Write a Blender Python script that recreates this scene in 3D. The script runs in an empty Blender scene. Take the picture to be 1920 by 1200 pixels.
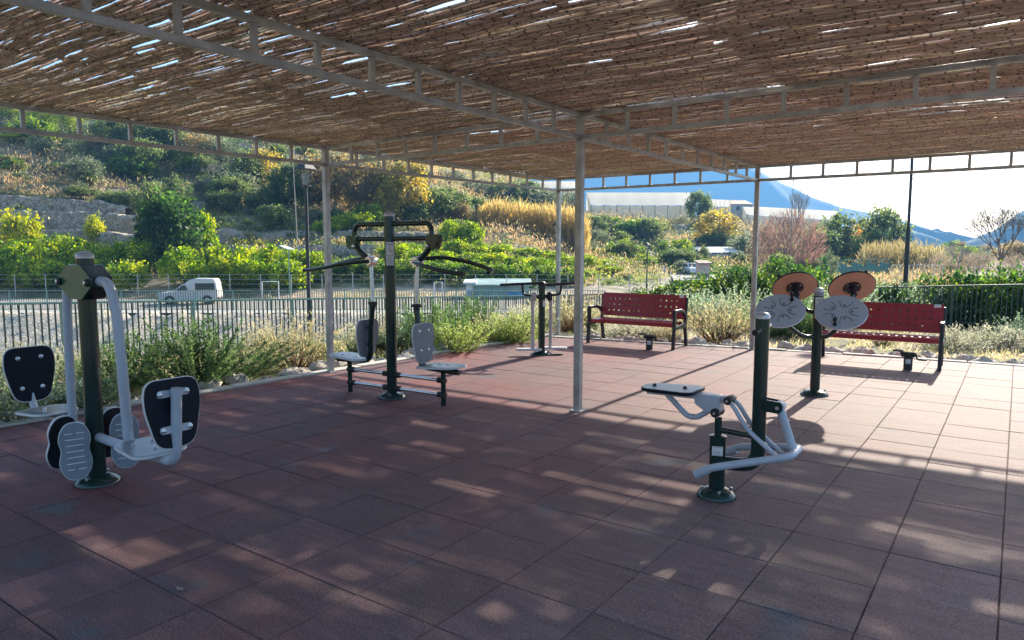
import bpy, math, random
import numpy as np
from mathutils import Vector, Matrix

S = bpy.context.scene
COL = S.collection
R = math.radians
rng = np.random.default_rng(7)
random.seed(7)

# ------------------------------------------------------------------ camera
F, PITCH, YAW = 1335.09, 0.1002553, -0.617829
CAM = Vector((2.9863, -5.2175, 1.6421))
cd = bpy.data.cameras.new('camera')
cd.sensor_width = 36.0
cd.lens = 36.0 * F / 1920.0
cd.clip_start = 0.05
cd.clip_end = 6000
cam = bpy.data.objects.new('camera', cd)
cam.location = CAM
cd.clip_end = 9000
cam.rotation_euler = (math.pi / 2 - PITCH, 0, -YAW)
COL.objects.link(cam)
S.camera = cam

# ------------------------------------------------------------------ light
SUN_EL, SUN_AZ = R(26.8), 0.0            # the sun stands towards +y
w = bpy.data.worlds.new('World')
S.world = w
w.use_nodes = True
wn = w.node_tree
sky = wn.nodes.new('ShaderNodeTexSky')
sky.sky_type = 'NISHITA'
sky.sun_disc = False
sky.sun_elevation = SUN_EL
sky.sun_rotation = SUN_AZ
sky.air_density = 1.0
sky.dust_density = 2.0
sky.altitude = 100
bg = wn.nodes['Background']
bg.inputs['Strength'].default_value = 0.097
wn.links.new(sky.outputs[0], bg.inputs[0])
sl = bpy.data.lights.new('sun', 'SUN')
sl.energy = 5.0
sl.angle = R(0.6)
sl.color = (1.0, 0.91, 0.76)
so = bpy.data.objects.new('sun', sl)
so.rotation_euler = (-(math.pi / 2 - SUN_EL), 0, 0)
so.location = (0, 40, 30)
COL.objects.link(so)
S.view_settings.view_transform = 'Standard'
S.view_settings.look = 'None'
S.view_settings.gamma = 1
S.view_settings.exposure = 1.90
S.cycles.use_denoising = True
S.cycles.max_bounces = 8
S.cycles.diffuse_bounces = 4
S.cycles.transparent_max_bounces = 12
S.cycles.volume_bounces = 0

# ------------------------------------------------------------------ view helpers (photo pixels 1920 x 1200 to metres)
RT = np.array([math.cos(YAW), -math.sin(YAW)])
FW = np.array([math.sin(YAW), math.cos(YAW)])
SP, CP = math.sin(PITCH), math.cos(PITCH)


def W(r, d):
    return CAM.x + RT[0] * r + FW[0] * d, CAM.y + RT[1] * r + FW[1] * d


def RD(x, y):
    a, b = x - CAM.x, y - CAM.y
    return a * RT[0] + b * RT[1], a * FW[0] + b * FW[1]


def ray(u, v):
    X, Y = (u - 960) / F, -(v - 600) / F
    h = CP + Y * SP
    return Vector((RT[0] * X + FW[0] * h, RT[1] * X + FW[1] * h, -SP + Y * CP)), h


def at(u, v, d):
    q, h = ray(u, v)
    return CAM + q * (d / h)


def on_z(u, v, z):
    q, h = ray(u, v)
    return CAM + q * ((z - CAM.z) / q.z)


def on_y(u, v, y):
    q, h = ray(u, v)
    return CAM + q * ((y - CAM.y) / q.y)


# ------------------------------------------------------------------ materials
def node_mat(name):
    m = bpy.data.materials.new(name)
    m.use_nodes = True
    nt = m.node_tree
    return m, nt, nt.nodes['Principled BSDF']


def ramp(nt, src, stops):
    n = nt.nodes.new('ShaderNodeValToRGB')
    e = n.color_ramp.elements
    while len(e) < len(stops):
        e.new(0.5)
    for k, (p, c) in enumerate(stops):
        e[k].position = p
        e[k].color = (*c, 1) if len(c) == 3 else c
    nt.links.new(src, n.inputs[0])
    return n.outputs[0]


def noise(nt, scale, detail=4, coord=None, rough=0.55):
    n = nt.nodes.new('ShaderNodeTexNoise')
    n.inputs['Scale'].default_value = scale
    n.inputs['Detail'].default_value = detail
    n.inputs['Roughness'].default_value = rough
    if coord is not None:
        nt.links.new(coord, n.inputs['Vector'])
    return n


def coords(nt, kind='Object', scale=None):
    tc = nt.nodes.new('ShaderNodeTexCoord')
    o = tc.outputs[kind]
    if scale:
        mp = nt.nodes.new('ShaderNodeMapping')
        mp.inputs['Scale'].default_value = scale
        nt.links.new(o, mp.inputs[0])
        o = mp.outputs[0]
    return o


def mix(nt, a, b, fac, mode='MIX'):
    n = nt.nodes.new('ShaderNodeMix')
    n.data_type = 'RGBA'
    n.blend_type = mode
    for s, v in ((n.inputs['Factor'], fac), (n.inputs['A'], a), (n.inputs['B'], b)):
        if isinstance(v, (int, float)):
            s.default_value = v
        elif isinstance(v, tuple):
            s.default_value = (*v, 1)
        else:
            nt.links.new(v, s)
    return n.outputs['Result']


def bump(nt, bs, h, strength, dist):
    b = nt.nodes.new('ShaderNodeBump')
    b.inputs['Strength'].default_value = strength
    b.inputs['Distance'].default_value = dist
    nt.links.new(h, b.inputs['Height'])
    nt.links.new(b.outputs[0], bs.inputs['Normal'])


def paint(name, col, rough=0.4, metal=0.0, var=0.18, scale=9, bumps=0.0, spec=0.5):
    m, nt, b = node_mat(name)
    c = coords(nt)
    n = noise(nt, scale, 5, c)
    lo = tuple(x * (1 - var) for x in col)
    hi = tuple(min(1, x * (1 + var)) for x in col)
    nt.links.new(ramp(nt, n.outputs[0], [(0.3, lo), (0.7, hi)]), b.inputs['Base Color'])
    n2 = noise(nt, scale * .6, 3, c)
    r = nt.nodes.new('ShaderNodeMapRange')
    r.inputs['To Min'].default_value = max(0.03, rough - 0.03)
    r.inputs['To Max'].default_value = min(1, rough + 0.05)
    nt.links.new(n2.outputs[0], r.inputs[0])
    nt.links.new(r.outputs[0], b.inputs['Roughness'])
    b.inputs['Metallic'].default_value = metal
    b.inputs['Specular IOR Level'].default_value = spec
    if bumps:
        n3 = noise(nt, 300, 2, c)
        bump(nt, b, n3.outputs[0], bumps * .5, 0.0006)
    return m


M = {}
M['green'] = paint('green_paint', (0.010, 0.032, 0.027), 0.16, var=0.2, bumps=0.1)
M['greenface'] = paint('green_board', (0.016, 0.088, 0.052), 0.3)
M['grey'] = paint('grey_paint', (0.40, 0.44, 0.49), 0.30, bumps=0.08, var=0.08)
M['warmgrey'] = paint('warm_grey_paint', (0.50, 0.46, 0.43), 0.4, var=0.08)
M['plate'] = paint('grey_board', (0.175, 0.20, 0.23), 0.30, var=0.1, bumps=0.25)
M['edge'] = paint('board_edge', (0.62, 0.63, 0.63), 0.5, var=0.06)
M['black'] = paint('black_board', (0.006, 0.008, 0.015), 0.5, bumps=0.2, spec=.2)
M['rubberblack'] = paint('black_rubber', (0.012, 0.013, 0.014), 0.55)
M['chrome'] = paint('steel_rod', (0.62, 0.63, 0.64), 0.25, metal=0.9, var=0.05)
M['cap'] = paint('steel_cap', (0.52, 0.50, 0.50), 0.38, metal=0.6, var=0.1)
M['disc'] = paint('disc_board', (0.34, 0.37, 0.40), 0.33, var=0.06, bumps=0.15)
M['orange'] = paint('orange_board', (0.56, 0.29, 0.19), 0.5, var=0.06)
M['mark'] = paint('mark_black', (0.02, 0.02, 0.022), 0.6)
M['label'] = paint('label_white', (0.66, 0.66, 0.64), 0.4, var=0.06)
M['labelred'] = paint('label_red', (0.45, 0.16, 0.13), 0.5)
M['labelgrey'] = paint('label_grey', (0.25, 0.25, 0.26), 0.5)
M['steel'] = paint('galvanised_steel', (0.40, 0.41, 0.405), 0.42, metal=0.5, var=0.28, scale=7)
M['red'] = paint('bench_red', (0.30, 0.016, 0.030), 0.38, var=0.12, bumps=0.1)
M['iron'] = paint('dark_iron', (0.014, 0.017, 0.024), 0.4)
M['fence'] = paint('fence_green_backlit', (0.035, 0.065, 0.050), 0.38, var=0.2)  # fence green with the backlit darkness of the pickets put into its colour
M['fencelit'] = paint('fence_green_lit', (0.15, 0.26, 0.215), 0.4, var=0.15)  # the same green, paled in its colour to show sunlit rails and posts
M['lampiron'] = paint('lamp_iron', (0.018, 0.020, 0.022), 0.42)
M['white'] = paint('white_paint', (0.74, 0.73, 0.69), 0.35, var=0.05, scale=2)
M['vanwhite'] = paint('van_white', (0.50, 0.49, 0.46), 0.4, var=0.08, scale=2)
M['tyre'] = paint('tyre_rubber', (0.018, 0.018, 0.018), 0.8)
M['hub'] = paint('wheel_steel', (0.45, 0.45, 0.45), 0.4, metal=0.5)
M['plastic'] = paint('dark_plastic', (0.03, 0.03, 0.032), 0.55)
M['whitepipe'] = paint('white_pipe', (0.66, 0.67, 0.65), 0.45, var=0.06)
M['concrete'] = paint('pale_concrete', (0.42, 0.40, 0.35), 0.85, var=0.2, scale=3)
M['wood'] = paint('weathered_pole', (0.30, 0.27, 0.23), 0.8, var=0.2)
M['turq'] = paint('turquoise_sheet', (0.24, 0.34, 0.30), 0.5, var=0.2, scale=1.2)
M['bluesheet'] = paint('blue_sheet', (0.05, 0.26, 0.58), 0.5)
M['courtgreen'] = paint('court_green', (0.07, 0.20, 0.165), 0.5)
M['wallblue'] = paint('render_wall', (0.42, 0.43, 0.45), 0.8, var=0.12, scale=1)
M['rooftile'] = paint('roof_tile', (0.22, 0.16, 0.13), 0.8, var=0.3, scale=5)
M['net'] = paint('white_net', (0.74, 0.72, 0.66), 0.85, var=0.08, scale=0.3)
M['pink'] = paint('hut_pink', (0.52, 0.40, 0.34), 0.8)

m, nt, b = node_mat('window_glass')
b.inputs['Base Color'].default_value = (0.03, 0.05, 0.06, 1)
b.inputs['Roughness'].default_value = 0.06
b.inputs['Metallic'].default_value = 0.0
b.inputs['Specular IOR Level'].default_value = 0.9
M['glass'] = m
m, nt, b = node_mat('lantern_glass')
b.inputs['Base Color'].default_value = (0.30, 0.32, 0.31, 1)
b.inputs['Alpha'].default_value = 0.35
b.inputs['Roughness'].default_value = 0.15
M['lampglass'] = m

# net with folds
m, nt, b = node_mat('net_side')
c = coords(nt, 'Object', (0.55, 0.55, 0.04))
n = noise(nt, 1.6, 3, c)
nt.links.new(ramp(nt, n.outputs[0], [(0.35, (0.48, 0.47, 0.42)), (0.65, (0.68, 0.66, 0.58))]), b.inputs['Base Color'])
b.inputs['Roughness'].default_value = 0.9
M['netside'] = m
for nm_, tc_, f_ in (('netside', (.86, .82, .70), .6), ('net', (.80, .78, .70), .6)):      # thin woven net lets sunlight through
    nt = M[nm_].node_tree
    tl = nt.nodes.new('ShaderNodeBsdfTranslucent')
    tl.inputs[0].default_value = (*tc_, 1)
    mx = nt.nodes.new('ShaderNodeMixShader')
    mx.inputs[0].default_value = f_
    nt.links.new(nt.nodes['Principled BSDF'].outputs[0], mx.inputs[1])
    nt.links.new(tl.outputs[0], mx.inputs[2])
    nt.links.new(mx.outputs[0], nt.nodes['Material Output'].inputs['Surface'])

# rubber tiles
m, nt, b = node_mat('rubber_tile')
c = coords(nt)
at_ = nt.nodes.new('ShaderNodeAttribute')
at_.attribute_name = 'Col'
big = noise(nt, 0.55, 4, c, 0.6)
base = ramp(nt, big.outputs[0], [(0.36, (0.110, 0.062, 0.068)), (0.54, (0.132, 0.056, 0.060)), (0.68, (0.170, 0.047, 0.046))])
sx_ = nt.nodes.new('ShaderNodeSeparateXYZ')
nt.links.new(c, sx_.inputs[0])
wx = nt.nodes.new('ShaderNodeMath')
wx.operation = 'MULTIPLY_ADD'
wx.inputs[1].default_value = 1.6
nt.links.new(noise(nt, 0.8, 3, c).outputs[0], wx.inputs[0])
nt.links.new(sx_.outputs[0], wx.inputs[2])
wr = nt.nodes.new('ShaderNodeMapRange')
wr.inputs['From Min'].default_value = -1.2
wr.inputs['From Max'].default_value = 2.9
nt.links.new(wx.outputs[0], wr.inputs[0])
# rubber turns greyer and paler towards the right, with a noisy blend
base = mix(nt, base, (0.175, 0.122, 0.116), ramp(nt, wr.outputs[0], [(0.0, (0, 0, 0)), (1.0, (0.8, 0.8, 0.8))]))
patch = noise(nt, 1.7, 3, c)
pf = ramp(nt, patch.outputs[0], [(0.62, (0, 0, 0)), (0.74, (1, 1, 1))])
base = mix(nt, base, (0.095, 0.105, 0.120), pf)
base = mix(nt, base, at_.outputs['Color'], 1.0, 'MULTIPLY')
gr = noise(nt, 105, 3, c, 0.85)
gf = ramp(nt, gr.outputs[0], [(0.32, (0.38, 0.36, 0.36)), (0.50, (1.0, 1.0, 1.0)), (0.68, (1.9, 1.85, 1.8))])
base = mix(nt, base, gf, 0.85, 'MULTIPLY')
st = noise(nt, 9.0, 5, coords(nt, 'Object', (0.35, 1.6, 1)), 0.7)
sf = ramp(nt, st.outputs[0], [(0.42, (0.82, 0.81, 0.80)), (0.66, (1.16, 1.16, 1.15))])
base = mix(nt, base, sf, 0.7, 'MULTIPLY')
spk = nt.nodes.new('ShaderNodeTexVoronoi')
spk.inputs['Scale'].default_value = 5.0
nt.links.new(c, spk.inputs['Vector'])
sp = ramp(nt, spk.outputs['Distance'], [(0.012, (1, 1, 1)), (0.024, (0, 0, 0))])
base = mix(nt, base, (0.55, 0.53, 0.47), sp)
nt.links.new(base, b.inputs['Base Color'])
b.inputs['Roughness'].default_value = 0.80
b.inputs['Specular IOR Level'].default_value = 0.30
bump(nt, b, gr.outputs[0], 0.55, 0.004)
M['rubber'] = m
M['joint'] = paint('joint_dark', (0.030, 0.018, 0.018), 0.9)

# reeds
m, nt, b = node_mat('dry_reed')
at_ = nt.nodes.new('ShaderNodeAttribute')
at_.attribute_name = 'Col'
n = noise(nt, 3.0, 5, coords(nt, 'Object', (2.2, 60, 60)), 0.7)
v = ramp(nt, n.outputs[0], [(0.32, (0.6, 0.57, 0.54)), (0.5, (1.0, 0.98, 0.95)), (0.7, (1.25, 1.22, 1.16))])
n2 = noise(nt, 26, 2, coords(nt, 'Object', (1, 2.5, 1)), 0.6)
v2 = ramp(nt, n2.outputs[0], [(0.28, (0.45, 0.42, 0.4)), (0.40, (1, 1, 1))])
cc = mix(nt, at_.outputs['Color'], v, 1.0, 'MULTIPLY')
cc = mix(nt, cc, v2, 1.0, 'MULTIPLY')
nt.links.new(cc, b.inputs['Base Color'])
b.inputs['Roughness'].default_value = 0.65
M['reed'] = m


# foliage: colour comes from the plant's own leaf tint; light passes through the leaves
def leaf_mat(name, trans=0.5, rough=0.5, spec=0.4):
    m = bpy.data.materials.new(name)
    m.use_nodes = True
    nt = m.node_tree
    b = nt.nodes['Principled BSDF']
    out = nt.nodes['Material Output']
    a = nt.nodes.new('ShaderNodeAttribute')
    a.attribute_name = 'Col'
    nt.links.new(a.outputs['Color'], b.inputs['Base Color'])
    b.inputs['Roughness'].default_value = rough
    b.inputs['Specular IOR Level'].default_value = spec
    t = nt.nodes.new('ShaderNodeBsdfTranslucent')
    h = nt.nodes.new('ShaderNodeHueSaturation')
    h.inputs['Saturation'].default_value = 1.12
    h.inputs['Value'].default_value = 2.4
    nt.links.new(a.outputs['Color'], h.inputs['Color'])
    nt.links.new(h.outputs[0], t.inputs[0])
    mx = nt.nodes.new('ShaderNodeMixShader')
    mx.inputs[0].default_value = trans
    nt.links.new(b.outputs[0], mx.inputs[1])
    nt.links.new(t.outputs[0], mx.inputs[2])
    nt.links.new(mx.outputs[0], out.inputs['Surface'])
    return m


M['leaf'] = leaf_mat('leaf')
M['drystem'] = leaf_mat('dry_stem', 0.25, 0.7, 0.2)
M['bark'] = paint('bark', (0.16, 0.125, 0.095), 0.85, var=0.4, scale=14, bumps=0.5)
M['palebark'] = paint('pale_bark', (0.30, 0.255, 0.215), 0.85, var=0.3, scale=12)


def stone_mat(name, scale, cols, dist=0.05):
    m, nt, b = node_mat(name)
    c = coords(nt)
    wob = noise(nt, scale * 0.8, 2, c)
    cw = mix(nt, c, wob.outputs['Color'], 0.12)
    vo = nt.nodes.new('ShaderNodeTexVoronoi')
    vo.inputs['Scale'].default_value = scale
    nt.links.new(cw, vo.inputs['Vector'])
    ve = nt.nodes.new('ShaderNodeTexVoronoi')
    ve.feature = 'DISTANCE_TO_EDGE'
    ve.inputs['Scale'].default_value = scale
    nt.links.new(cw, ve.inputs['Vector'])
    sep = nt.nodes.new('ShaderNodeSeparateColor')
    nt.links.new(vo.outputs['Color'], sep.inputs[0])
    col = ramp(nt, sep.outputs[0], cols)
    gap = ramp(nt, ve.outputs['Distance'], [(0.01, (0.35, 0.33, 0.31)), (0.07, (1, 1, 1))])
    col = mix(nt, col, gap, 1.0, 'MULTIPLY')
    n = noise(nt, scale * 5, 4, c)
    nv = ramp(nt, n.outputs[0], [(0.3, (0.7, 0.7, 0.7)), (0.7, (1.25, 1.25, 1.25))])
    col = mix(nt, col, nv, 1.0, 'MULTIPLY')
    nt.links.new(col, b.inputs['Base Color'])
    b.inputs['Roughness'].default_value = 0.9
    bump(nt, b, ve.outputs['Distance'], 1.0, dist)
    return m


M['stonewall'] = stone_mat('stone_masonry', 6.5, [(0.0, (0.42, 0.35, 0.26)), (0.5, (0.50, 0.43, 0.33)), (1.0, (0.57, 0.50, 0.39))], 0.04)
M['drystone'] = stone_mat('dry_stone', 4.6, [(0.0, (0.28, 0.23, 0.17)), (0.5, (0.42, 0.35, 0.265)), (1.0, (0.52, 0.44, 0.34))], 0.12)
M['rock'] = paint('border_rock', (0.40, 0.355, 0.30), 0.9, var=0.35, scale=5, bumps=0.6)

# asphalt / track
m, nt, b = node_mat('pale_road')
c = coords(nt)
n = noise(nt, 0.5, 6, c, 0.7)
nt.links.new(ramp(nt, n.outputs[0], [(0.3, (0.20, 0.19, 0.165)), (0.7, (0.30, 0.28, 0.24))]), b.inputs['Base Color'])
b.inputs['Roughness'].default_value = 0.9
M['road'] = m

# ground: earth, dry grass, green growth, stone where it is steep
m, nt, b = node_mat('hill_ground')
c = coords(nt)
n1 = noise(nt, 0.10, 6, c, 0.65)
n2 = noise(nt, 0.9, 6, c, 0.7)
earth = ramp(nt, n2.outputs[0], [(0.3, (0.19, 0.15, 0.11)), (0.55, (0.33, 0.27, 0.20)), (0.75, (0.42, 0.36, 0.27))])
green = ramp(nt, n2.outputs[0], [(0.3, (0.055, 0.075, 0.022)), (0.7, (0.13, 0.15, 0.05))])
g = mix(nt, earth, green, ramp(nt, n1.outputs[0], [(0.46, (0, 0, 0)), (0.58, (1, 1, 1))]))
n3 = noise(nt, 14, 4, c, 0.7)
g = mix(nt, g, ramp(nt, n3.outputs[0], [(0.35, (0.6, 0.58, 0.55)), (0.65, (1.25, 1.25, 1.25))]), 1.0, 'MULTIPLY')
nt.links.new(g, b.inputs['Base Color'])
b.inputs['Roughness'].default_value = 0.95
bump(nt, b, n3.outputs[0], 0.8, 0.06)
M['ground'] = m

m, nt, b = node_mat('mountain_scrub')
c = coords(nt)
n = noise(nt, 0.02, 8, c, 0.7)
nt.links.new(ramp(nt, n.outputs[0], [(0.35, (0.020, 0.032, 0.022)), (0.6, (0.05, 0.06, 0.045)), (0.74, (0.13, 0.125, 0.11))]), b.inputs['Base Color'])
b.inputs['Roughness'].default_value = 0.95
M['mountain'] = m


# ------------------------------------------------------------------ mesh helpers
class MB:
    def __init__(s):
        s.v, s.f = [], []

    def add(s, vs, fs):
        o = len(s.v)
        s.v += [tuple(p) for p in vs]
        s.f += [tuple(i + o for i in f) for f in fs]
        return s

    def box(s, c, size, rot=None):
        sx, sy, sz = (q / 2 for q in size)
        vs = [Vector((x, y, z)) for x in (-sx, sx) for y in (-sy, sy) for z in (-sz, sz)]
        if rot is not None:
            vs = [rot @ p for p in vs]
        vs = [p + Vector(c) for p in vs]
        return s.add(vs, [(0, 1, 3, 2), (4, 6, 7, 5), (0, 4, 5, 1), (2, 3, 7, 6), (0, 2, 6, 4), (1, 5, 7, 3)])

    def bar(s, a, b_, wd, ht=None, up=(0, 0, 1)):
        a, b_ = Vector(a), Vector(b_)
        ht = ht or wd
        d = (b_ - a)
        L = d.length
        d.normalize()
        up = Vector(up)
        if abs(d.dot(up)) > 0.99:
            up = Vector((0, 1, 0))
        sd = d.cross(up).normalized()
        up = sd.cross(d)
        rot = Matrix((sd, d, up)).transposed()
        return s.box((a + b_) / 2, (wd, L, ht), rot)

    def tube(s, pts, r, n=12, caps=True):
        pts = [Vector(p) for p in pts]
        k = len(pts)
        rs = list(r) if isinstance(r, (list, tuple)) else [r] * k
        tang = []
        for i in range(k):
            t = pts[min(i + 1, k - 1)] - pts[max(i - 1, 0)]
            tang.append(t.normalized() if t.length > 1e-9 else Vector((0, 0, 1)))
        ref = Vector((0, 0, 1)) if abs(tang[0].z) < 0.9 else Vector((1, 0, 0))
        a = tang[0].cross(ref).normalized()
        vs, fs = [], []
        for i in range(k):
            a = (a - tang[i] * a.dot(tang[i]))
            a = a.normalized() if a.length > 1e-6 else tang[i].orthogonal().normalized()
            bb = tang[i].cross(a)
            for j in range(n):
                q = 2 * math.pi * j / n
                vs.append(pts[i] + (a * math.cos(q) + bb * math.sin(q)) * rs[i])
        for i in range(k - 1):
            for j in range(n):
                j2 = (j + 1) % n
                fs.append((i * n + j, i * n + j2, (i + 1) * n + j2, (i + 1) * n + j))
        if caps:
            fs.append(tuple(range(n))[::-1])
            fs.append(tuple((k - 1) * n + j for j in range(n)))
        return s.add(vs, fs)

    def lathe(s, prof, n=24, mat=None):
        mat = mat or Matrix()
        vs, fs = [], []
        for (r, z) in prof:
            for j in range(n):
                q = 2 * math.pi * j / n
                vs.append(mat @ Vector((r * math.cos(q), r * math.sin(q), z)))
        k = len(prof)
        for i in range(k - 1):
            for j in range(n):
                j2 = (j + 1) % n
                fs.append((i * n + j, i * n + j2, (i + 1) * n + j2, (i + 1) * n + j))
        fs.append(tuple(range(n))[::-1])
        fs.append(tuple((k - 1) * n + j for j in range(n)))
        return s.add(vs, fs)

    def prism(s, outline, h, mat=None):
        mat = mat or Matrix()
        n = len(outline)
        vs = [mat @ Vector((x, y, -h / 2)) for x, y in outline] + [mat @ Vector((x, y, h / 2)) for x, y in outline]
        fs = [tuple(range(n))[::-1], tuple(range(n, 2 * n))]
        fs += [(i, (i + 1) % n, n + (i + 1) % n, n + i) for i in range(n)]
        return s.add(vs, fs)

    def build(s, name, mat, parent=None, bevel=0, smooth=True):
        me = bpy.data.meshes.new(name)
        me.from_pydata(s.v, [], s.f)
        me.validate()
        me.materials.append(M[mat] if isinstance(mat, str) else mat)
        o = bpy.data.objects.new(name, me)
        COL.objects.link(o)
        o.parent = parent
        if bevel:
            bv = o.modifiers.new('bevel', 'BEVEL')
            bv.width = bevel
            bv.segments = 2
            bv.limit_method = 'ANGLE'
        if smooth:
            me.polygons.foreach_set('use_smooth', [True] * len(me.polygons))
            me.set_sharp_from_angle(angle=R(38))
        return o


def fillet(pts, r, n=6):
    pts = [Vector(p) for p in pts]
    out = [pts[0]]
    for i in range(1, len(pts) - 1):
        p, a, c = pts[i], pts[i - 1], pts[i + 1]
        d1, d2 = (a - p), (c - p)
        k = min(r, d1.length * 0.49, d2.length * 0.49)
        s, e = p + d1.normalized() * k, p + d2.normalized() * k
        for j in range(n + 1):
            t = j / n
            out.append(s * (1 - t) ** 2 + p * 2 * t * (1 - t) + e * t * t)
    out.append(pts[-1])
    return out


def frame(loc, z, x=None):
    """matrix whose local z points along z"""
    z = Vector(z).normalized()
    x = Vector(x) if x is not None else (Vector((1, 0, 0)) if abs(z.x) < 0.9 else Vector((0, 1, 0)))
    x = (x - z * x.dot(z)).normalized()
    y = z.cross(x)
    m = Matrix((x, y, z)).transposed().to_4x4()
    m.translation = Vector(loc)
    return m


def np_mesh(name, V, Q, mat, cols=None, parent=None, smooth=False):
    me = bpy.data.meshes.new(name)
    V = np.asarray(V, np.float32)
    Q = np.asarray(Q, np.int32)
    me.vertices.add(len(V))
    me.vertices.foreach_set('co', V.ravel())
    k = Q.shape[1]
    me.loops.add(Q.size)
    me.loops.foreach_set('vertex_index', Q.ravel())
    me.polygons.add(len(Q))
    me.polygons.foreach_set('loop_start', np.arange(0, Q.size, k, dtype=np.int32))
    if smooth:
        me.polygons.foreach_set('use_smooth', np.ones(len(Q), bool))
    if cols is not None:
        a = me.color_attributes.new('Col', 'FLOAT_COLOR', 'POINT')
        c4 = np.ones((len(V), 4), np.float32)
        c4[:, :3] = cols
        a.data.foreach_set('color', c4.ravel())
    me.update(calc_edges=True)
    me.materials.append(M[mat] if isinstance(mat, str) else mat)
    if parent is False:
        return me
    o = bpy.data.objects.new(name, me)
    COL.objects.link(o)
    o.parent = parent
    return o


def tag(o, label, cat, group=None, kind=None):
    o['label'] = label
    o['category'] = cat
    if group:
        o['group'] = group
    if kind:
        o['kind'] = kind
    return o


def struct(o, kind='structure'):
    o['kind'] = kind
    return o


def thing(name, label, cat, loc=(0, 0, 0), rotz=0.0, group=None, scale=1.0):
    o = bpy.data.objects.new(name, None)
    o.empty_display_size = 0.2
    o.location = loc
    o.rotation_euler = (0, 0, rotz)
    o.scale = (scale,) * 3 if isinstance(scale, (int, float)) else scale
    COL.objects.link(o)
    return tag(o, label, cat, group)


def link_mesh(name, me, parent):
    o = bpy.data.objects.new(name, me)
    COL.objects.link(o)
    o.parent = parent
    return o


def dup_tree(root, loc, rotz, label, scale=None, group=None):
    r = root.copy()
    COL.objects.link(r)
    r.location = loc
    r.rotation_euler = (0, 0, rotz)
    if scale is not None:
        r.scale = (scale,) * 3 if isinstance(scale, (int, float)) else scale
    r['label'] = label
    if group:
        r['group'] = group
    for ch in list(root.children):
        c = ch.copy()
        COL.objects.link(c)
        c.parent = r
        for g in list(ch.children):
            d = g.copy()
            COL.objects.link(d)
            d.parent = c
    return r


# ------------------------------------------------------------------ terrain
PAD_W = ((-4.60, -6.0), (-3.93, 6.0))       # left edge of the rubber floor
def pad_left(y):
    return -4.42 + 0.045 * (y - 0.5)


def pad_far(x):
    return 6.42 + 0.165 * (x + 0.8) if x < 1.2 else 6.75 + 0.09 * (x - 1.2)


SS = np.array([-1.2, -0.72, -0.45, -0.22, 0.0, 0.10, 0.25, 0.42, 0.55, 0.8, 1.3])
DD = np.array([0, 24, 36.25, 36.7, 38.8, 39.4, 50, 55, 62, 66, 70, 75, 82, 95, 115, 140, 160, 200, 300, 600, 1650.])
ZT = np.array([
    [-2.6, -3.2, -3.2, -1.72, -1.72, -1.90, -1.90, -1.5, 0.0, 2.0, 5.5, 7.5, 11, 16, 25, 35, 40, 46, 50, 30, 0],
    [-2.6, -3.2, -3.2, -1.72, -1.72, -1.90, -1.90, -1.5, 0.2, 2.2, 5.6, 7.8, 10.5, 16.5, 26, 35, 40, 46, 50, 30, 0],
    [-2.6, -3.2, -3.2, -1.72, -1.72, -1.90, -1.90, -1.4, 0.4, 2.0, 3.6, 4.9, 7.2, 12, 22, 29, 33, 36, 36, 20, 0],
    [-2.6, -3.2, -3.2, -1.72, -1.72, -1.90, -1.90, -1.4, -0.2, 0.8, 2.0, 3.3, 4.8, 9.0, 16, 24, 29, 34, 36, 16, 0],
    [-2.6, -3.2, -3.2, -1.80, -1.75, -1.90, -1.90, -1.6, -0.9, -0.2, 0.7, 1.6, 2.7, 4.2, 6.5, 10.5, 15, 22, 28, 10, 0],
    [-2.4, -3.0, -2.8, -2.20, -2.0, -1.95, -1.90, -1.8, -1.4, -1.1, -0.8, -0.5, -0.2, 0.8, 3.5, 7.0, 8.3, 9.5, 9, 5, 0],
    [-1.8, -2.2, -2.0, -2.0, -2.0, -2.0, -1.95, -1.9, -1.9, -1.9, -1.85, -1.85, -1.8, -1.1, 0.1, 4.0, 7.3, 8.5, 9, 5, 0],
    [-1.4, -1.7, -1.7, -1.7, -1.7, -1.7, -1.7, -1.7, -1.7, -1.7, -1.7, -1.7, -1.7, -1.6, -1.0, 1.5, 5.0, 6.5, 7, 3, 0],
    [-1.2, -1.5, -1.5, -1.5, -1.5, -1.5, -1.5, -1.5, -1.5, -1.5, -1.5, -1.5, -1.5, -1.5, -1.5, -1.4, -1.0, 0, 0, 0, 0],
    [-1.0, -1.3, -1.4, -1.4, -1.4, -1.4, -1.4, -1.4, -1.4, -1.4, -1.4, -1.4, -1.4, -1.4, -1.4, -1.4, -1.4, -1, 0, 0, 0],
    [-0.8, -1.2, -1.2, -1.2, -1.2, -1.2, -1.2, -1.2, -1.2, -1.2, -1.2, -1.2, -1.2, -1.2, -1.2, -1.2, -1.2, -1, 0, 0, 0]])


def north_y(x):
    return 15.6 - 0.16 * x


def hnoise(x, y):
    return (np.sin(x * 0.31 + 1.7 * np.sin(y * 0.17)) * np.cos(y * 0.27 + 1.3 * np.sin(x * 0.13)) +
            0.5 * np.sin(x * 0.83 + y * 0.41) * np.cos(y * 0.71 - x * 0.37))


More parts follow.
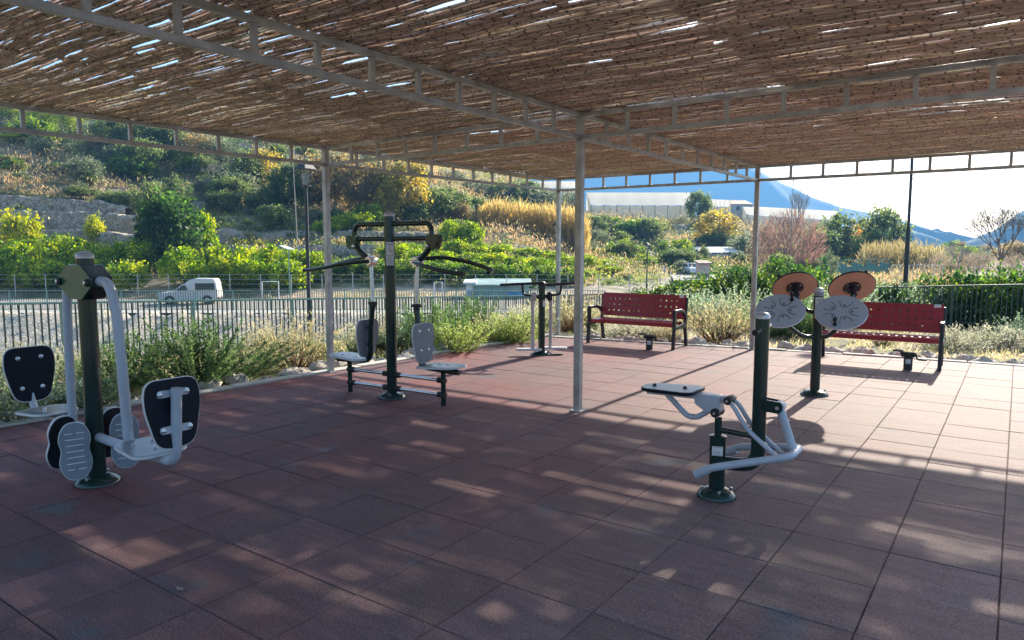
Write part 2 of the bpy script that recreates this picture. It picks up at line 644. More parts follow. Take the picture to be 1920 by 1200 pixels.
def zt_arr(x, y):
    x = np.asarray(x, float)
    y = np.asarray(y, float)
    a, b_ = x - CAM.x, y - CAM.y
    r, d = a * RT[0] + b_ * RT[1], a * FW[0] + b_ * FW[1]
    dist = np.hypot(r, d)
    s = np.where(d > 0.25 * dist, r / np.maximum(d, 1e-6), np.sign(r) * 3.9)
    dq = np.where(d > 0.25 * dist, d, dist)
    s = np.clip(s, SS[0], SS[-1])
    dq = np.clip(dq, 0, DD[-1])
    i = np.clip(np.searchsorted(SS, s) - 1, 0, len(SS) - 2)
    j = np.clip(np.searchsorted(DD, dq) - 1, 0, len(DD) - 2)
    fs = (s - SS[i]) / (SS[i + 1] - SS[i])
    fs = fs * fs * (3 - 2 * fs)
    fd = (dq - DD[j]) / (DD[j + 1] - DD[j])
    z = (ZT[i, j] * (1 - fs) * (1 - fd) + ZT[i + 1, j] * fs * (1 - fd) + ZT[i, j + 1] * (1 - fs) * fd + ZT[i + 1, j + 1] * fs * fd)
    # terraces on the slope
    up = np.clip((z - 0.3) / 2.0, 0, 1) * np.clip((200 - dq) / 60, 0, 1)
    st = 1.7
    zz = z + 0.45 * hnoise(x * 0.5, y * 0.5)
    q = zz / st
    fr = q - np.floor(q)
    zq = (np.floor(q) + np.clip((fr - 0.62) / 0.3, 0, 1)) * st
    z = z * (1 - 0.7 * up) + zq * 0.7 * up + 0.12 * hnoise(x * 2.1, y * 2.1) * np.clip((dq - 50) / 20, 0, 1)
    # the terrace the gym stands on
    ter_w = -0.05 - np.clip((-4.6 - x) / 5.0, 0, 1) * (0.20 + 0.045 * np.clip(y + 0.75, -4, 18))
    ter_n = -0.05 - np.clip((y - 6.8) / 8.0, 0, 1) * 0.30
    ter = np.minimum(ter_w, ter_n)
    out_w = np.clip((-9.9 - x) / 2.5, 0, 1)
    out_n = np.clip((y - north_y(x) - 0.4) / 3.0, 0, 1)
    o = np.maximum(out_w, out_n)
    o = o * o * (3 - 2 * o)
    return ter * (1 - o) + np.minimum(z, np.where(dq < 24, ter, 1e3)) * o


def zt(x, y):
    return float(zt_arr(np.array([x]), np.array([y]))[0])


def make_ground():
    ang = np.concatenate([np.linspace(-58, 58, 330), np.linspace(60, 300, 90)])
    ang = np.radians(ang)
    ds = np.concatenate([np.linspace(0.4, 9, 18), np.linspace(9.2, 24, 70), np.linspace(24.5, 35.8, 18),
                         np.array([36.2, 36.75, 37.2, 37.8, 38.4, 38.8, 39.1, 39.5, 40.0]), np.linspace(41, 56, 14), np.linspace(56.5, 120, 130),
                         np.linspace(121, 200, 60), np.linspace(205, 320, 20), np.geomspace(340, 3400, 26)])
    na, nd = len(ang), len(ds)
    A, D = np.meshgrid(ang, ds, indexing='ij')
    r, d = D * np.sin(A), D * np.cos(A)
    x = CAM.x + RT[0] * r + FW[0] * d
    y = CAM.y + RT[1] * r + FW[1] * d
    z = zt_arr(x, y)
    V = np.stack([x, y, z], -1).reshape(-1, 3)
    i = np.arange(na)[:, None]
    j = np.arange(nd - 1)[None, :]
    i2 = (i + 1) % na
    Q = np.stack([(i * nd + j), (i * nd + j + 1), (i2 * nd + j + 1), (i2 * nd + j)], -1).reshape(-1, 4)
    c0 = len(V)
    V = np.vstack([V, [[CAM.x, CAM.y, -0.05]]])
    k = np.arange(na)
    T = np.stack([np.full(na, c0), k * nd, ((k + 1) % na) * nd, np.full(na, c0)], -1)
    # close the middle with quads split from thin fans
    me = bpy.data.meshes.new('ground')
    faces = Q.tolist() + [[a, b_, c_] for a, b_, c_, _ in T.tolist()]
    me.from_pydata(V.tolist(), [], faces)
    me.materials.append(M['ground'])
    me.polygons.foreach_set('use_smooth', [True] * len(me.polygons))
    o = bpy.data.objects.new('ground', me)
    COL.objects.link(o)
    struct(o)


make_ground()

# mountains far behind
def mountain(name, pts, d0, depth, rough):
    """pts: photo pixel ridge (u, v); a ridge with a front slope, a back slope and spurs"""
    us = np.array([p[0] for p in pts], float)
    vs = np.array([p[1] for p in pts], float)
    n = 150
    uu = np.linspace(us[0], us[-1], n)
    vv = np.interp(uu, us, vs)
    rows = 14
    V = []
    rr = np.random.default_rng(3)
    jag = np.convolve(rr.normal(0, 1, n + 8), np.ones(4) / 4, 'same')[4:-4] * rough
    for k in range(n):
        p = at(uu[k], vv[k], d0)
        zr = p.z + jag[k]
        r, d = RD(p.x, p.y)
        for q in range(rows):
            t = q / (rows - 1)                 # 0 front foot .. 1 back foot
            e = (t - 0.5) * 2
            h = (1 - abs(e)) ** 0.8
            spur = 1 + 0.09 * math.sin(k * 0.33 + q * 0.5) * math.sin(math.pi * t * 2)
            x, y = W(r, d + e * depth + 18 * math.sin(k * 0.21 + q))
            V.append((x, y, -4 + (zr + 4) * h * (spur if 0 < q < rows - 1 else 1) if q != rows // 2 else zr))
    Q = [(k * rows + q, k * rows + q + 1, (k + 1) * rows + q + 1, (k + 1) * rows + q) for k in range(n - 1) for q in range(rows - 1)]
    o = np_mesh(name, V, Q, 'mountain', None, None, True)
    struct(o)


mountain('mountain', [(760, 420), (900, 330), (1040, 288), (1180, 278), (1320, 288), (1400, 303), (1430, 318), (1467, 340), (1512, 366), (1560, 383), (1610, 393), (1650, 402), (1700, 414), (1750, 440), (1800, 470)], 2500, 360, 3.2)
mountain('hill', [(1560, 440), (1620, 418), (1690, 419), (1740, 430), (1790, 438), (1812, 448), (1826, 466), (1834, 490)], 1250, 120, 2.4)
mountain('hill', [(1826, 492), (1850, 466), (1885, 440), (1910, 418), (1960, 380), (2100, 350), (2300, 420)], 850, 110, 2.4)


# ------------------------------------------------------------------ rubber floor
def clip_poly(poly, f):
    out = []
    for i in range(len(poly)):
        a, b_ = poly[i], poly[(i + 1) % len(poly)]
        fa, fb = f(a), f(b_)
        if fa >= 0:
            out.append(a)
        if (fa >= 0) != (fb >= 0):
            t = fa / (fa - fb)
            out.append((a[0] + (b_[0] - a[0]) * t, a[1] + (b_[1] - a[1]) * t))
    return out


def make_floor():
    V, Fc, C = [], [], []
    g, ch = 0.0016, 0.004
    rr = np.random.default_rng(11)
    for ix in range(-11, 13):
        for iy in range(-18, 16):
            x0, y0 = ix * 0.5, iy * 0.5
            gx0, gx1 = g * rr.uniform(0.5, 1.6), g * rr.uniform(0.5, 1.6)
            p = [(x0 + gx0, y0 + g), (x0 + .5 - gx1, y0 + g), (x0 + .5 - gx1, y0 + .5 - g), (x0 + gx0, y0 + .5 - g)]
            p = clip_poly(p, lambda q: q[0] - pad_left(q[1]))
            p = clip_poly(p, lambda q: pad_far(q[0]) - q[1]) if p else p
            if len(p) < 3:
                continue
            cx = sum(q[0] for q in p) / len(p)
            cy = sum(q[1] for q in p) / len(p)
            z = rr.uniform(-0.0018, 0.0018)
            tx, ty = rr.normal(0, 0.002, 2)
            col = np.clip(rr.normal(1, 0.05), 0.85, 1.2) * np.array([1 + rr.normal(0, .025), 1, 1 + rr.normal(0, .02)])
            n = len(p)
            o = len(V)
            ins = []
            for q in p:
                dx, dy = cx - q[0], cy - q[1]
                L = math.hypot(dx, dy)
                ins.append((q[0] + dx / L * ch * 1.4, q[1] + dy / L * ch * 1.4))
            for q in ins:
                V.append((q[0], q[1], z + tx * (q[0] - cx) + ty * (q[1] - cy)))
            for q in p:
                V.append((q[0], q[1], z - 0.006))
            C += [col] * (2 * n)
            Fc.append(tuple(range(o, o + n)))
            Fc += [(o + i, o + n + i, o + n + (i + 1) % n, o + (i + 1) % n) for i in range(n)]
    me = bpy.data.meshes.new('rubber_floor')
    me.from_pydata(V, [], Fc)
    a = me.color_attributes.new('Col', 'FLOAT_COLOR', 'POINT')
    c4 = np.ones((len(V), 4), np.float32)
    c4[:, :3] = np.array(C)
    a.data.foreach_set('color', c4.ravel())
    me.materials.append(M['rubber'])
    o = bpy.data.objects.new('rubber_floor', me)
    COL.objects.link(o)
    struct(o)
    mb = MB()
    pts = [(pad_left(-9), -9), (6.5, -9), (6.5, pad_far(6.5)), (1.2, pad_far(1.2)), (pad_left(6.0), pad_far(-4.0))]
    mb.prism(pts, 0.03, Matrix.Translation((0, 0, -0.0255)))
    struct(mb.build('floor_bed', 'joint', smooth=False))
    # kerbs: real steps beside the rubber
    k = MB()
    for i in range(16):
        y0, y1 = -8.9 + i * 0.95, -8.9 + i * 0.95 + 0.935
        if y0 > 5.6:
            break
        x0, x1 = pad_left(y0), pad_left(y1)
        k.prism([(x0 - .17, y0), (x0 - .004, y0), (x1 - .004, y1), (x1 - .17, y1)], 0.16, Matrix.Translation((0, 0, -0.055 + random.uniform(-.006, .008))))
    struct(k.build('kerb', 'concrete', bevel=0.01))
    k = MB()
    for i in range(13):
        x0, x1 = -4.1 + i * 0.82, -4.1 + i * 0.82 + 0.805
        if x1 < -4.0:
            continue
        k.prism([(x0, pad_far(x0) + .004), (x1, pad_far(x1) + .004), (x1, pad_far(x1) + .13), (x0, pad_far(x0) + .13)], 0.15, Matrix.Translation((0, 0, -0.058 + random.uniform(-.006, .006))))
    struct(k.build('kerb', 'concrete', bevel=0.01))


make_floor()

# ------------------------------------------------------------------ pergola
PX = {'L': (-4.42, 1.03), 'C': (-0.585, 0.96), 'F': (-4.15, 6.34), 'R': (-0.49, 6.43),
      'E': (3.27, 0.88), 'G': (3.32, 6.50), 'NL': (-4.69, -4.30), 'NC': (-0.66, -4.48), 'NE': (3.42, -4.62)}
ZB, ZTOP = 2.70, 2.955


def make_pergola():
    t = thing('pergola', 'galvanised steel pergola frame with lattice beams carrying a brown reed shade roof', 'pergola', (-0.585, 0.96, 0))
    inv = Vector((0.585, -0.96, 0))
    for k, (x, y) in PX.items():
        if k == 'NE':
            continue
        mb = MB()
        c = Vector((x, y, 0)) + inv
        mb.box(c + Vector((0, 0, (ZTOP - .002) / 2)), (0.07, 0.07, ZTOP - .002))
        mb.box(c + Vector((0, 0, ZB - 0.006)), (0.085, 0.085, 0.014))
        p = mb.build('post', 'steel', t, bevel=0.004)
        pl = MB()
        pl.box(c + Vector((0, 0, 0.006)), (0.13, 0.13, 0.010))
        for sx in (-1, 1):
            for sy in (-1, 1):
                pl.lathe([(0.008, 0.010), (0.008, 0.020)], 8, Matrix.Translation(c + Vector((sx * .048, sy * .048, 0))))
        pl.build('base_plate', 'steel', p)
    web_cache = {}

    def truss(a, b_, n):
        a, b_ = Vector((*PX[a], 0)) + inv, Vector((*PX[b_], 0)) + inv
        d = (b_ - a).normalized()
        a, b_ = a + d * 0.036, b_ - d * 0.036
        ch = MB()
        ch.bar(a + Vector((0, 0, ZB + .021)), b_ + Vector((0, 0, ZB + .021)), 0.04, 0.042)
        lo = ch
        o = lo.build('truss', 'steel', t, bevel=0.003)
        up = MB()
        up.bar(a + Vector((0, 0, ZTOP - .021)), b_ + Vector((0, 0, ZTOP - .021)), 0.04, 0.042)
        up.build('top_chord', 'steel', o, bevel=0.003)
        if 'w' not in web_cache:
            wb = MB()
            wb.box((0, 0, (ZB + .042 + ZTOP - .042) / 2), (0.036, 0.034, ZTOP - ZB - .085))
            wb.box((0, 0, ZB + .0436), (0.075, 0.037, 0.003))
            web_cache['w'] = wb
        rot = math.atan2(d.y, d.x)
        first = web_cache.get('o')
        for i in range(1, n):
            p = a.lerp(b_, i / n)
            if first is None:
                first = web_cache['w'].build('strut', 'steel', o, bevel=0.002)
                web_cache['o'] = first
                q = first
            else:
                q = first.copy()
                COL.objects.link(q)
                q.parent = o
            q.location = p
            q.rotation_euler = (0, 0, rot)
        return o

    for a, b_, n in (('L', 'F', 11), ('C', 'R', 11), ('L', 'C', 8), ('C', 'E', 8), ('F', 'R', 8), ('R', 'G', 8), ('NL', 'L', 11), ('NC', 'C', 12),
                     ('E', 'G', 12), ('NL', 'NC', 8)):
        truss(a, b_, n)

    # reed mats
    SEAM = [(-1.62, .06, .03), (-1.55, .025, .22), (-1.05, .07, .03), (-.99, .022, .24), (-.62, .022, .40), (-.57, .05, .05), (.12, .04, .03), (.95, .05, .05), (1.05, .03, .25), (1.6, .03, .10), (2.05, .04, .10), (2.6, .03, .12), (3.3, .04, .08), (4.6, .04, .06)]
    xs = [-4.68, -2.62, -0.60, 1.345, 3.42]
    rr = np.random.default_rng(5)
    for k in range(4):
        xa, xb = xs[k], xs[k + 1]
        gaps = []
        ng = 40 if k < 2 else 40
        for _ in range(ng):
            gy = rr.uniform(-3.6, 0.8) if rr.random() < .50 else rr.uniform(.8, 6.2)
            wy = rr.uniform(0.014, 0.030) if gy < 0.8 else rr.uniform(0.034, 0.058)
            L = rr.uniform(0.2, 0.95) if gy < .8 else rr.uniform(.3, 1.25)
            gx = rr.uniform(xa, xb - 0.2)
            gaps.append((gx, gx + L, gy, wy))
        if k in (0, 1):                        # torn strip near the first beam
            for _ in range(22):
                gy = rr.uniform(-2.9, -0.7)
                gx = rr.uniform(xa, xb - 0.3)
                gaps.append((gx, gx + rr.uniform(0.3, 1.1), gy, rr.uniform(0.012, 0.026)))
        if k in (2, 3):
            for sy_, sw_, sl_ in SEAM:
                gaps.append((1.22 if sl_ > .2 else 1.28, 1.34 + sl_, sy_, sw_))
        if k == 2:
            for _ in range(6):
                gy = rr.uniform(-3.0, 1.8)
                gaps.append((xb - rr.uniform(0.04, 0.35), xb + .1, gy, rr.uniform(0.02, 0.045)))
        V, Q, C = [], [], []
        y = -5.4
        phase = rr.uniform(0, 6)

        def piece(p0, p1, r0, col):
            o = len(V)
            for q in (p0, p1):
                for j in range(5):
                    a = 2 * math.pi * j / 5
                    V.append((q[0], q[1] + r0 * math.cos(a), q[2] + r0 * math.sin(a)))
            for j in range(5):
                Q.append((o + j, o + (j + 1) % 5, o + 5 + (j + 1) % 5, o + 5 + j))
            C.extend([col] * 10)
        while y < 6.62 + 0.02 * k:
            y += rr.uniform(0.0078, 0.0125)
            rad = rr.uniform(0.0054, 0.0088)
            x0 = xa - 0.02 + rr.uniform(-0.02, 0.03) + (0.015 * math.sin(y * 3 + phase) if k in (1, 2) else 0)
            x1 = xb + 0.025 - rr.uniform(-0.03, 0.03)
            if k == 0:
                x0 -= 0.05 * rr.random() + 0.03 * math.sin(y * 2.3)
            drift = rr.normal(0, 0.016)
            z0 = ZTOP + 0.010 + rr.uniform(0, 0.014)
            sag = 0.020 * math.sin(y * 1.7 + k)
            tint = rr.uniform(0.55, 1.10)
            if rr.random() < 0.12:
                tint *= 1.5
            base = np.array([0.62, 0.505, 0.405]) * tint
            base *= 1 + rr.normal(0, 0.04, 3)
            nodes = [x0]
            step = rr.uniform(0.12, 0.24)
            nodes.append(x0 + step * rr.random() + .03)
            while nodes[-1] < x1 - 0.1:
                nodes.append(nodes[-1] + step * rr.uniform(.85, 1.2))
            nodes[-1] = x1
            npt = len(nodes)
            px = np.array(nodes)
            py = y + drift * (px - xa) / (xb - xa) + rr.normal(0, 0.0045, npt)
            pz = z0 + sag * np.sin((px - xa) / (xb - xa) * 6.28) * 0.5 + rr.normal(0, 0.003, npt)
            for i in range(npt - 1):
                xm0, xm1 = px[i], px[i + 1]
                spans = [(xm0, xm1)]
                for g in gaps:
                    if abs(py[i] - g[2]) < g[3] / 2 and g[0] < xm1 and g[1] > xm0:
                        ns = []
                        for s0, s1 in spans:
                            if g[0] > s0:
                                ns.append((s0, min(s1, g[0])))
                            if g[1] < s1:
                                ns.append((max(s0, g[1]), s1))
                        spans = [q for q in ns if q[1] - q[0] > 0.01]
                cs = base * rr.uniform(.90, 1.10)
                for s0, s1 in spans:
                    e = []
                    for xx in (s0, s1):
                        f_ = (xx - xm0) / (xm1 - xm0)
                        e.append((xx, py[i] * (1 - f_) + py[i + 1] * f_, pz[i] * (1 - f_) + pz[i + 1] * f_))
                    piece(e[0], e[1], rad, cs)
                    if s0 == xm0 and i > 0:      # dark ring at the joint of the cane
                        piece((s0 - .007, e[0][1], e[0][2]), (s0 + .008, e[0][1], e[0][2]), rad * 1.10, base * .26)
        V = np.array(V) + np.array([0.585, -0.96, 0])
        np_mesh('reed_mat', V, Q, 'reed', np.clip(np.array(C), 0.02, 0.8), t, True)


make_pergola()


# ------------------------------------------------------------------ gym machines
def flange(t, x=0.0, y=0.0, r=0.135, post_r=0.055):
    mb = MB()
    T = Matrix.Translation((x, y, 0))
    mb.lathe([(r, 0.002), (r, 0.010), (r * .93, 0.026), (r * .78, 0.044), (post_r + .022, 0.058), (post_r + .004, 0.064)], 32, T)
    f = mb.build('base_flange', 'green', t)
    bo = MB()
    for k in range(4):
        a = k * math.pi / 2 + 0.5
        bo.lathe([(0.010, 0.046), (0.010, 0.062), (0.006, 0.066)], 8, T @ Matrix.Translation((math.cos(a) * r * .74, math.sin(a) * r * .74, 0)))
    bo.build('bolt', 'chrome', f)
    return f


def dome(t, x, y, z, r, mat='cap'):
    mb = MB()
    pr = [(r * 1.05, 0), (r * 1.05, .012)] + [(r * 1.02 * math.cos(a), .014 + r * .62 * math.sin(a)) for a in [i * math.pi / 16 for i in range(0, 8)]]
    mb.lathe(pr, 24, Matrix.Translation((x, y, z)))
    return mb.build('post_cap', mat, t)


def rounded(pts, r, n=5):
    """closed 2-D outline with rounded corners"""
    P = [Vector((p[0], p[1], 0)) for p in pts]
    out = []
    k = len(P)
    for i in range(k):
        p, a, c = P[i], P[i - 1], P[(i + 1) % k]
        d1, d2 = a - p, c - p
        q = min(r, d1.length * .48, d2.length * .48)
        s, e = p + d1.normalized() * q, p + d2.normalized() * q
        for j in range(n + 1):
            f_ = j / n
            m_ = s * (1 - f_) ** 2 + p * 2 * f_ * (1 - f_) + e * f_ * f_
            out.append((m_.x, m_.y))
    return out


def board(name, t, outline, mat4, face, back=None, th=0.018, edge='edge'):
    """plastic board: core with a pale edge, a face sheet and a back sheet as sub-parts"""
    mb = MB()
    mb.prism(outline, th, mat4)
    o = mb.build(name, edge, t, bevel=0.002)
    cx = sum(p[0] for p in outline) / len(outline)
    cy = sum(p[1] for p in outline) / len(outline)
    ins = [(cx + (p[0] - cx) * .975, cy + (p[1] - cy) * .975) for p in outline]
    mf = MB()
    mf.prism(ins, 0.004, mat4 @ Matrix.Translation((0, 0, th / 2 + .0015)))
    mf.build('face_sheet', face, o, bevel=0.0012)
    mk = MB()
    mk.prism(ins, 0.004, mat4 @ Matrix.Translation((0, 0, -th / 2 - .0015)))
    mk.build('back_sheet', back or face, o, bevel=0.0012)
    return o


def bolts(parent, mat4, spots, r=0.011, h=0.012, z=0.0125, mat='chrome'):
    mb = MB()
    for x, y in spots:
        mb.lathe([(r * 1.5, z), (r * 1.5, z + .003), (r, z + .004), (r, z + h), (r * .6, z + h + .002)], 10, mat4 @ Matrix.Translation((x, y, 0)))
    return mb.build('bolt', mat, parent)


SEAT_OUT = rounded([(-.19, -.15), (.16, -.18), (.20, -.10), (.20, .10), (.16, .18), (-.19, .15)], .09)
BACK_OUT = rounded([(-.165, .20), (.165, .20), (.185, .05), (.12, -.23), (-.12, -.23), (-.185, .05)], .085)


def pad_outline(n=40, L=.19, wd=.105):
    out = []
    for i in range(n):
        a = 2 * math.pi * i / n
        y = L * math.sin(a)
        wv = wd * (1 - .22 * math.exp(-((y / L - .02) / .28) ** 2))
        out.append((wv * math.copysign(abs(math.cos(a)) ** .75, math.cos(a)), y))
    return out


def foot_pad(t, loc, normal, up, face='plate', back='iron', L=.19, wd=.105):
    n = Vector(normal).normalized()
    up = Vector(up)
    y = (up - n * up.dot(n)).normalized()
    x = y.cross(n)
    m4 = Matrix((x, y, n)).transposed().to_4x4()
    m4.translation = Vector(loc)
    o = board('foot_pad', t, pad_outline(L=L, wd=wd), m4, face, back, 0.020)
    g = MB()
    for k in range(7):
        yy = (-.62 + k * .205) * L
        ww = wd * (.62 if abs(yy) > .4 * L else .56)
        if k in (0, 6):
            g.box(m4 @ Vector((-ww * .5, yy, .0135)), (ww * .7, .006, .004), m4.to_3x3())
            g.box(m4 @ Vector((ww * .5, yy, .0135)), (ww * .7, .006, .004), m4.to_3x3())
        else:
            g.box(m4 @ Vector((0, yy, .0135)), (ww * 1.7, .006, .004), m4.to_3x3())
    g.build('grip_rib', 'edge', o)
    return o


def swing_press():
    t = thing('leg_press_machine', 'green leg press with two hanging grey seats and an octagonal head at far left', 'gym machine', (-2.22, -2.93, 0), 0)
    flange(t, 0, 0, .150, .057)
    mb = MB()
    mb.tube([(0, 0, .05), (0, 0, 1.575)], .057, 28)
    mb.build('post', 'green', t)
    dome(t, 0, 0, 1.575, .057)
    zc = 1.415
    octo = [(-.23, -.035), (-.23, .035), (-.095, .118), (.095, .118), (.23, .035), (.23, -.035), (.095, -.118), (-.095, -.118)]
    XZ = Matrix(((1, 0, 0, 0), (0, 0, -1, 0), (0, 1, 0, zc), (0, 0, 0, 1)))
    h = MB()
    h.prism(octo, .14, XZ)
    head = h.build('head_box', 'green', t, bevel=.006)
    fb = MB()
    fb.prism([(x * .985, y * .985) for x, y in octo], .008, XZ @ Matrix.Translation((0, 0, .073)))
    fb.build('front_plate', 'greenface', head, bevel=.002)
    for sx in (-1, 1):
        b_ = MB()
        b_.lathe([(.026, .0), (.026, .018), (.018, .026)], 16, XZ @ Matrix.Translation((sx * .205, 0, .074)))
        k = b_.build('pivot_boss', 'rubberblack', head)
        b2 = MB()
        b2.lathe([(.013, .0), (.013, .006), (.008, .009)], 12, XZ @ Matrix.Translation((sx * .205, 0, .100)))
        b2.build('bolt', 'chrome', k)
    # left swing arm
    a = MB()
    a.tube(fillet([(-.205, .0, zc - .02), (-.275, -.01, zc - .05), (-.30, -.01, 1.0), (-.335, 0, .40)], .05), .030, 16)
    arm = a.build('swing_arm', 'grey', t)
    s = MB()
    s.tube(fillet([(-.16, -.0, .375), (-.52, 0, .375), (-.99, 0, .375), (-1.06, 0, .80)], .09), .027, 14)
    s.build('seat_tube', 'grey', arm)
    # right swing arm
    a = MB()
    a.tube(fillet([(.19, -.01, zc + .01), (.37, -.02, zc + .005), (.43, -.01, 1.2), (.47, .0, .36)], .10, 8), .033, 18)
    arm2 = a.build('swing_arm', 'grey', t)
    s = MB()
    s.tube(fillet([(.06, 0, .335), (.47, 0, .325), (1.045, 0, .325), (1.085, 0, .80)], .11, 8), .032, 16)
    s.build('seat_tube', 'grey', arm2)
    gs = MB()
    gs.prism([(0, 0), (.09, 0), (0, .12)], .012, Matrix(((1, 0, 0, .49), (0, 0, -1, 0), (0, 1, 0, .345), (0, 0, 0, 1))))
    gs.build('gusset', 'grey', arm2)
    # seats
    ms = Matrix.Translation((.72, 0, .372)) @ Matrix.Rotation(R(3), 4, 'Y')
    st = board('seat', t, SEAT_OUT, ms, 'plate')
    bolts(st, ms, [(-.07, -.06), (-.07, .06), (.08, 0)])
    ms = Matrix.Translation((-.72, 0, .418)) @ Matrix.Rotation(R(-3), 4, 'Y') @ Matrix.Rotation(math.pi, 4, 'Z')
    st = board('seat', t, SEAT_OUT, ms, 'plate')
    bolts(st, ms, [(-.07, -.06), (-.07, .06), (.08, 0)])
    # backrests: right one seen from its back, left one from its front
    mr = frame((1.035, 0, .655), (1, 0, .09), (0, 1, 0))
    bk = board('backrest', t, BACK_OUT, mr, 'black')
    for zz in (.11, -.11):
        q = MB()
        q.prism(rounded([(-.10, -.022), (.10, -.022), (.10, .022), (-.10, .022)], .02), .010, mr @ Matrix.Translation((0, zz, .020)))
        br = q.build('bracket', 'grey', bk)
        bolts(br, mr, [(-.085, zz), (.085, zz)], .011, .012, .0255)
    ml = frame((-1.015, 0, .685), (1, 0, .09), (0, 1, 0))
    bk = board('backrest', t, BACK_OUT, ml, 'black')
    bolts(bk, ml, [(-.08, .115), (.08, .115), (-.07, -.12), (.07, -.12)])
    # foot pads, two pairs on axles through the post
    for sy, cx in ((-1, -.02), (1, .03)):
        ax = MB()
        ax.tube([(0, 0, .30), (0, sy * .17, .30)], .024, 14)
        ax.tube([(-.055, sy * .165, .30), (.075, sy * .165, .30)], .017, 12)
        ax.build('pad_axle', 'iron', t)
        foot_pad(t, (.100, sy * .165 - .01, .285), (1, -.30, .16), (0, 0, 1), L=.195)
        foot_pad(t, (-.100, sy * .165 - .01, .315), (-1, -.05, .22), (0, 0, 1), L=.195)


swing_press()


def sticker(t, mat4, wd, ht, name='instruction_plate', figure=True):
    mb = MB()
    n = 8
    mb.box(mat4 @ Vector((0, 0, 0)), (wd, ht, .003), mat4.to_3x3())
    o = mb.build(name, 'label', t)
    g = MB()
    r3 = mat4.to_3x3()
    for k in range(5):
        g.box(mat4 @ Vector((-wd * .04 * (k % 2), -ht * (.08 + .085 * k), .0022)), (wd * (.74 - .12 * (k % 3)), ht * .022, .0012), r3)
    g.box(mat4 @ Vector((0, ht * .40, .0022)), (wd * .8, ht * .05, .0012), r3)
    g.build('text_line', 'labelgrey', o)
    if figure:
        q = MB()
        q.box(mat4 @ Vector((0, ht * .18, .0022)), (wd * .10, ht * .16, .0012), r3)
        q.box(mat4 @ Vector((wd * .13, ht * .10, .0022)), (wd * .3, ht * .035, .0012), r3)
        q.prism([(wd * .08 * math.cos(a * .785), wd * .08 * math.sin(a * .785)) for a in range(8)], .0012, mat4 @ Matrix.Translation((0, ht * .31, .0022)))
        q.build('figure_mark', 'labelred', o)
    return o


